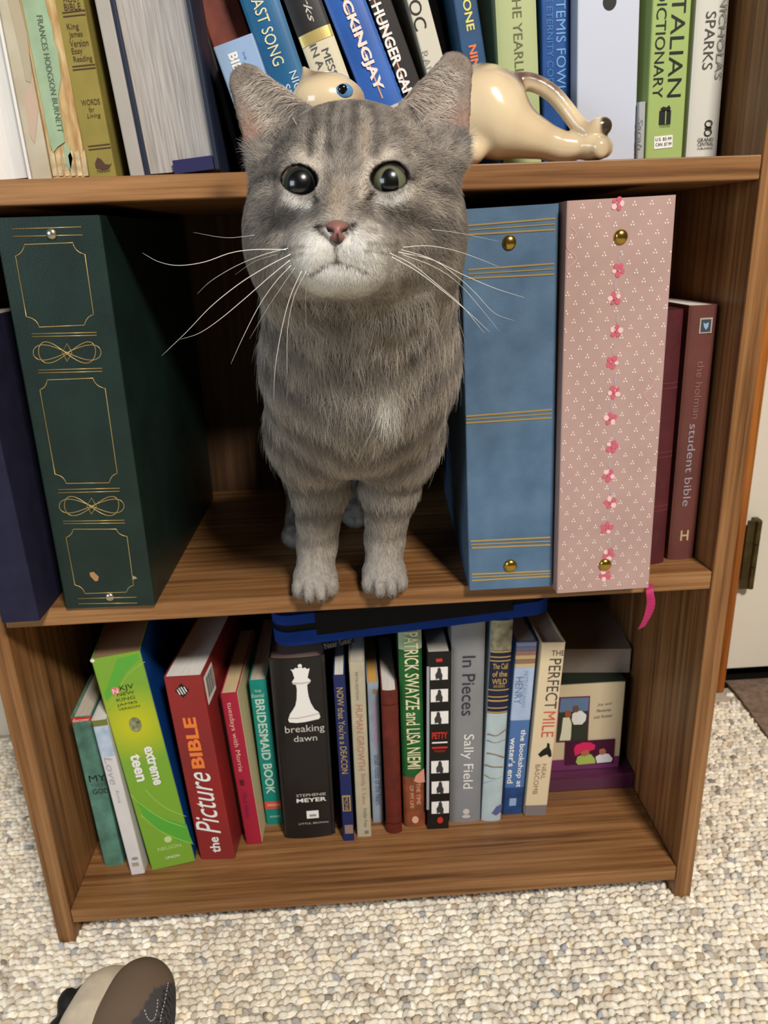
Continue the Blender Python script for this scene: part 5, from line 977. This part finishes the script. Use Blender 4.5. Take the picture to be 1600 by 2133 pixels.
# ------------------------------------------------------------------ fur (individual strands on the cat's skin)
def fur(nwant):
    tri = np.concatenate([Q[:, [0, 1, 2]], Q[:, [0, 2, 3]]]); a, b_, c_ = V[tri[:, 0]], V[tri[:, 1]], V[tri[:, 2]]
    ar = 0.5*np.linalg.norm(np.cross(b_-a, c_-a), axis=1); ce = (a+b_+c_)/3
    u, v, z = hxy(ce); hw = smoothstep(-0.075, -0.055, v); wgt = ar*np.where(ce[:, 1] > 0.075, 0.22, 1.0)*(1+1.7*hw)*np.where((ce[:, 1] > 0.02) & (ce[:, 2] > 0.6), 0.3, 1.0)
    ti = RNG.choice(len(tri), nwant, p=wgt/wgt.sum()); r1, r2 = np.sqrt(RNG.random(nwant)), RNG.random(nwant)
    wa, wb, wc = (1-r1)[:, None], (r1*(1-r2))[:, None], (r1*r2)[:, None]
    t = tri[ti]; P = V[t[:, 0]]*wa+V[t[:, 1]]*wb+V[t[:, 2]]*wc; Nn = N[t[:, 0]]*wa+N[t[:, 1]]*wb+N[t[:, 2]]*wc; Nn /= np.linalg.norm(Nn, axis=1)[:, None]
    C, head = coat(P, Nn); u, v, z = hxy(P)
    keep = np.ones(nwant, bool)
    for s_, (c, _) in EYE.items():
        d = eye_dist(P, s_); keep &= ~((d < 1.12) & ((P-c)@-CF > -0.012))
    nc = at(703, 482, 0.354); keep &= ~((np.abs(u-nc[0]) < 0.0058) & (v > nc[1]-0.0050) & (v < nc[1]+0.0034) & (z > 0.035))
    # comb field
    up = CU; back = CF; D = np.zeros((nwant, 3))
    nu, nv = at(704, 470, 0.36)
    radial = (u-nu)[:, None]*CR + (v-nv)[:, None]*CU; radial /= np.linalg.norm(radial, axis=1)[:, None]+1e-9
    Dh = radial + 0.55*back - 0.25*CU*smoothstep(0.0, -0.03, v)[:, None]
    Db = np.tile(np.array([0.0, -0.04, -1.0]), (nwant, 1)) + np.array([0.0, 0.9, 0.0])*smoothstep(0.02, 0.08, P[:, 1])[:, None]
    Db[:, 0] += 0.9*np.clip((P[:, 0]-0.292)/0.06, -1, 1)*smoothstep(ZB+0.09, ZB+0.15, P[:, 2])*0.45
    D = Dh*head[:, None]+Db*(1-head)[:, None]
    L = np.where(head > 0.5, 0.0056, 0.0110)
    L = L + head*0.003*smoothstep(0.025, 0.05, np.abs(u))                                    # cheeks
    muzz = np.exp(-((u-nu)**2/0.026**2+(v-nv+0.016)**2/0.018**2))*head; L = L*(1-0.45*muzz)
    nearnose = np.exp(-((u-nu)**2+(v-nv)**2)/0.013**2)*head; L = L*(1-0.55*nearnose); chin = np.exp(-((u-nu-0.002)**2/0.024**2+(v-nv+0.027)**2/0.014**2))*head; L = L*(1-0.50*chin); fm = smoothstep(0.040, 0.022, np.abs(u-nu-0.002))*smoothstep(0.012, 0.002, v-nv)*smoothstep(-0.042, -0.032, v-nv)*head; L = np.where(fm > 0, L*(1-fm)+0.0024*fm, L)
    for s_, (c, _) in EYE.items():
        d = np.sqrt(((P-c)@CR)**2+((P-c)@CU)**2); L = np.where(head > 0.5, L*(0.34+0.66*smoothstep(0.009, 0.020, d)), L)
        rad = ((P-c)@CR)[:, None]*CR+((P-c)@CU)[:, None]*CU; rad /= np.linalg.norm(rad, axis=1)[:, None]+1e-9; w_ = (1-smoothstep(0.009, 0.016, d))*head; D = D*(1-w_[:, None]*0.75)+rad*w_[:, None]
    legw = (1-smoothstep(ZB+0.075, ZB+0.115, P[:, 2])); L = L*(1-legw)+legw*(0.0045+0.0035*smoothstep(ZB+0.03, ZB+0.09, P[:, 2])); L = np.where(P[:, 2] < ZB+0.026, 0.0030, L)
    chest = np.exp(-((P[:, 0]-0.292)/0.05)**2)*smoothstep(ZB+0.10, ZB+0.15, P[:, 2])*(1-head)*(P[:, 1] < 0.03); L = L*(1+0.25*chest)
    lift = np.where(head > 0.5, 0.30, 0.38)-0.12*fm
    tuft = np.zeros(nwant)
    for s_, (base, tip_) in EAR.items():
        R = EARR[s_]; E = P-base; l = E@R[1]; w_ = E@R[0]; ine = (l > 0.006) & (np.abs(w_) < 0.03) & (np.abs(E@R[2]) < 0.022) & (v > 0.0); fc = Nn@R[2]
        cup = ine & (fc > -0.1) & (np.linalg.norm(E - R[1]*l[:, None], axis=1) < 0.028)
        outw = np.sign(R[0]@CR)*s_*1.0
        inner_edge = cup & ((w_*outw) < 0.002) & (fc > 0.30)
        Dn = R[1]*0.9 + np.zeros((nwant, 3)); D = np.where((ine & ~cup)[:, None], Dn, D); L = np.where(ine & ~cup, 0.0038, L)
        L = np.where(cup, 0.0020, L); D = np.where(cup[:, None], Dn, D)
        ed = inner_edge & (l < 0.040); wisp = ed & (RNG.random(nwant) < 0.62)
        L = np.where(wisp, RNG.uniform(0.006, 0.0150, nwant)*(1-0.45*np.clip(l/0.045, 0, 1)), L); D = np.where(wisp[:, None], R[0]*outw*1.0+R[1]*RNG.uniform(-0.1, 0.35, nwant)[:, None]+R[2]*0.15, D); lift = np.where(wisp, 0.28, lift); tuft = np.where(wisp, 1.0, tuft)
        C = mixc(C, lin((214, 202, 188)), np.where(wisp, 0.90, 0.0))
    D = D - Nn*(D*Nn).sum(1)[:, None]; D /= np.linalg.norm(D, axis=1)[:, None]+1e-9
    jit = RNG.normal(0, 1, (nwant, 3)); D = D + 0.22*(jit-Nn*(jit*Nn).sum(1)[:, None]); D /= np.linalg.norm(D, axis=1)[:, None]
    L = L*RNG.uniform(0.65, 1.15, nwant)
    guard = (RNG.random(nwant) < 0.03) & (head < 0.4) & (P[:, 2] > ZB+0.08); L = np.where(guard, L*1.5, L)
    # clumps share a lean
    cl = vnoise(P+1.7, 420.0)-0.5; cl2 = vnoise(P+9.1, 420.0)-0.5
    D = D + (0.75*cl)[:, None]*np.cross(Nn, D) + 0.0; lift = lift*(1+0.9*cl2)
    n = 4; S = np.linspace(0, 1, n); pts = np.empty((nwant, n, 3), np.float32)
    for k, s in enumerate(S):
        pts[:, k] = P + D*(L*s*(0.80+0.20*s))[:, None] + Nn*(lift*L*(1.25*s-0.65*s*s))[:, None] + np.array([0, 0, -1.0])*(0.10*L*s*s)[:, None]
    bright = RNG.uniform(0.72, 1.22, nwant); bright = np.where(guard, bright*1.45, bright); bright = np.where(C.mean(1) > 0.62, np.maximum(bright, 1.0), bright); C = np.clip(C*bright[:, None], 0, 1)
    C = C*(1+0.5*(vnoise(P+4.4, 700.0)-0.5))[:, None]
    rad = np.where(head > 0.5, 0.000062, 0.000085)*RNG.uniform(0.8, 1.2, nwant); rad = np.where(tuft > 0, 0.00009, rad)
    pts, C, rad = pts[keep], np.clip(C[keep], 0, 1), rad[keep]; m_ = len(pts)
    hc = bpy.data.hair_curves.new('fur'); hc.add_curves([n]*m_)
    hc.attributes['position'].data.foreach_set('vector', (pts-np.array(cat.location, np.float32)).ravel())
    ra = hc.attributes.get('radius') or hc.attributes.new('radius', 'FLOAT', 'POINT'); ra.data.foreach_set('value', (rad[:, None]*np.array([1.0, 0.95, 0.75, 0.28])[None]).astype(np.float32).ravel())
    ca = hc.attributes.new('tint', 'FLOAT_COLOR', 'CURVE'); cc_ = np.ones((m_, 4), np.float32); cc_[:, :3] = C; ca.data.foreach_set('color', cc_.ravel())
    na = hc.attributes.new('skin_normal', 'FLOAT_VECTOR', 'CURVE'); na.data.foreach_set('vector', Nn[keep].astype(np.float32).ravel())
    m = bpy.data.materials.new('cat_fur'); m.use_nodes = True; nt = m.node_tree; bs = nt.nodes['Principled BSDF']
    at_ = nt.nodes.new('ShaderNodeAttribute'); at_.attribute_name = 'tint'; hi = nt.nodes.new('ShaderNodeHairInfo')
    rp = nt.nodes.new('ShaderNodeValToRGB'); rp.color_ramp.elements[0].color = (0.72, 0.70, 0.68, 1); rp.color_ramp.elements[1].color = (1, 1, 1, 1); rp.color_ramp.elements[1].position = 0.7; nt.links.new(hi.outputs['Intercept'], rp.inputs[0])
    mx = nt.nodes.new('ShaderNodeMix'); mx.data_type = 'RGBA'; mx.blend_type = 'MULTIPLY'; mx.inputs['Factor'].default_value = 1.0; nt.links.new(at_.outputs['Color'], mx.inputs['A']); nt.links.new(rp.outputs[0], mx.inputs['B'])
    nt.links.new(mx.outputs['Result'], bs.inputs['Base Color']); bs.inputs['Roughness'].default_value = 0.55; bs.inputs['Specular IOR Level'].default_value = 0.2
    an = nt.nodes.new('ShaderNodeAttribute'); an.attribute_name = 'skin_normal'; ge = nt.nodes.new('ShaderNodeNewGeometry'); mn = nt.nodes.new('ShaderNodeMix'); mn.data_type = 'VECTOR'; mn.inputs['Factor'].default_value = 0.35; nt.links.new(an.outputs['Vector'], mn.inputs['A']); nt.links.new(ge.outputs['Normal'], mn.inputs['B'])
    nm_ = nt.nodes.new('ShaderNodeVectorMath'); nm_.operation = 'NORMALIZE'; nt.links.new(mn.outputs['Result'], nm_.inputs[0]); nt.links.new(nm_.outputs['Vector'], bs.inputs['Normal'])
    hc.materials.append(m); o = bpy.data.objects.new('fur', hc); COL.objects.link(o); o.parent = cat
fur(230000)

# whiskers
M_wh = mat('whisker_white', (244, 240, 230), 0.35, 0.4)
WH = [([(596, 520), (530, 520), (480, 527), (425, 546), (371, 553), (330, 545), (297, 527)], 1.0), ([(600, 517), (545, 532), (490, 555), (440, 585), (411, 612)], .8), ([(605, 530), (555, 556), (500, 590), (440, 638), (390, 690), (337, 741)], 1.1), ([(604, 542), (560, 578), (510, 622), (457, 666), (415, 694), (376, 707)], 1.0),
      ([(606, 553), (572, 590), (538, 640), (505, 705), (481, 758)], 1.0), ([(614, 558), (585, 600), (552, 650), (520, 706)], .6), ([(628, 565), (604, 620), (586, 690), (573, 770), (570, 838)], 1.0), ([(638, 565), (612, 620), (599, 690), (598, 785)], .9), ([(642, 570), (637, 615), (638, 690)], .7), ([(530, 490), (470, 495), (402, 484)], .5), ([(575, 530), (530, 545), (490, 572)], .45),
      ([(840, 515), (890, 512), (940, 520), (990, 536), (1040, 556)], .8), ([(830, 525), (900, 541), (960, 570), (1030, 600), (1093, 620)], .9), ([(812, 527), (860, 552), (915, 596), (965, 640), (1010, 695)], 1.0), ([(816, 535), (870, 566), (930, 612), (980, 654), (1021, 692)], 1.0), ([(836, 520), (900, 540), (950, 574), (990, 610), (1030, 652), (1072, 668)], .7), ([(838, 530), (905, 556), (955, 590), (1000, 640), (1040, 690)], .6),
      ([(780, 545), (796, 566), (808, 590)], .6), ([(900, 478), (960, 486), (1040, 503)], .45), ([(610, 245), (630, 280), (650, 312)], .45), ([(806, 332), (835, 312), (868, 306), (890, 312)], .5)]
for px_, w_ in WH:
    n_ = len(px_); face = min(px_[0][1] < 340, 1)
    pts = [A(x_, y_, (0.3605 if not face else 0.385)+(0.040*(i/(n_-1))**1.2 if not face else 0.004)) - np.array(cat.location) for i, (x_, y_) in enumerate(px_)]
    tube('whisker', smooth_path(pts, 26), 0.00021*w_, M_wh, cat, taper=lambda t: 1.0-0.72*t*t)
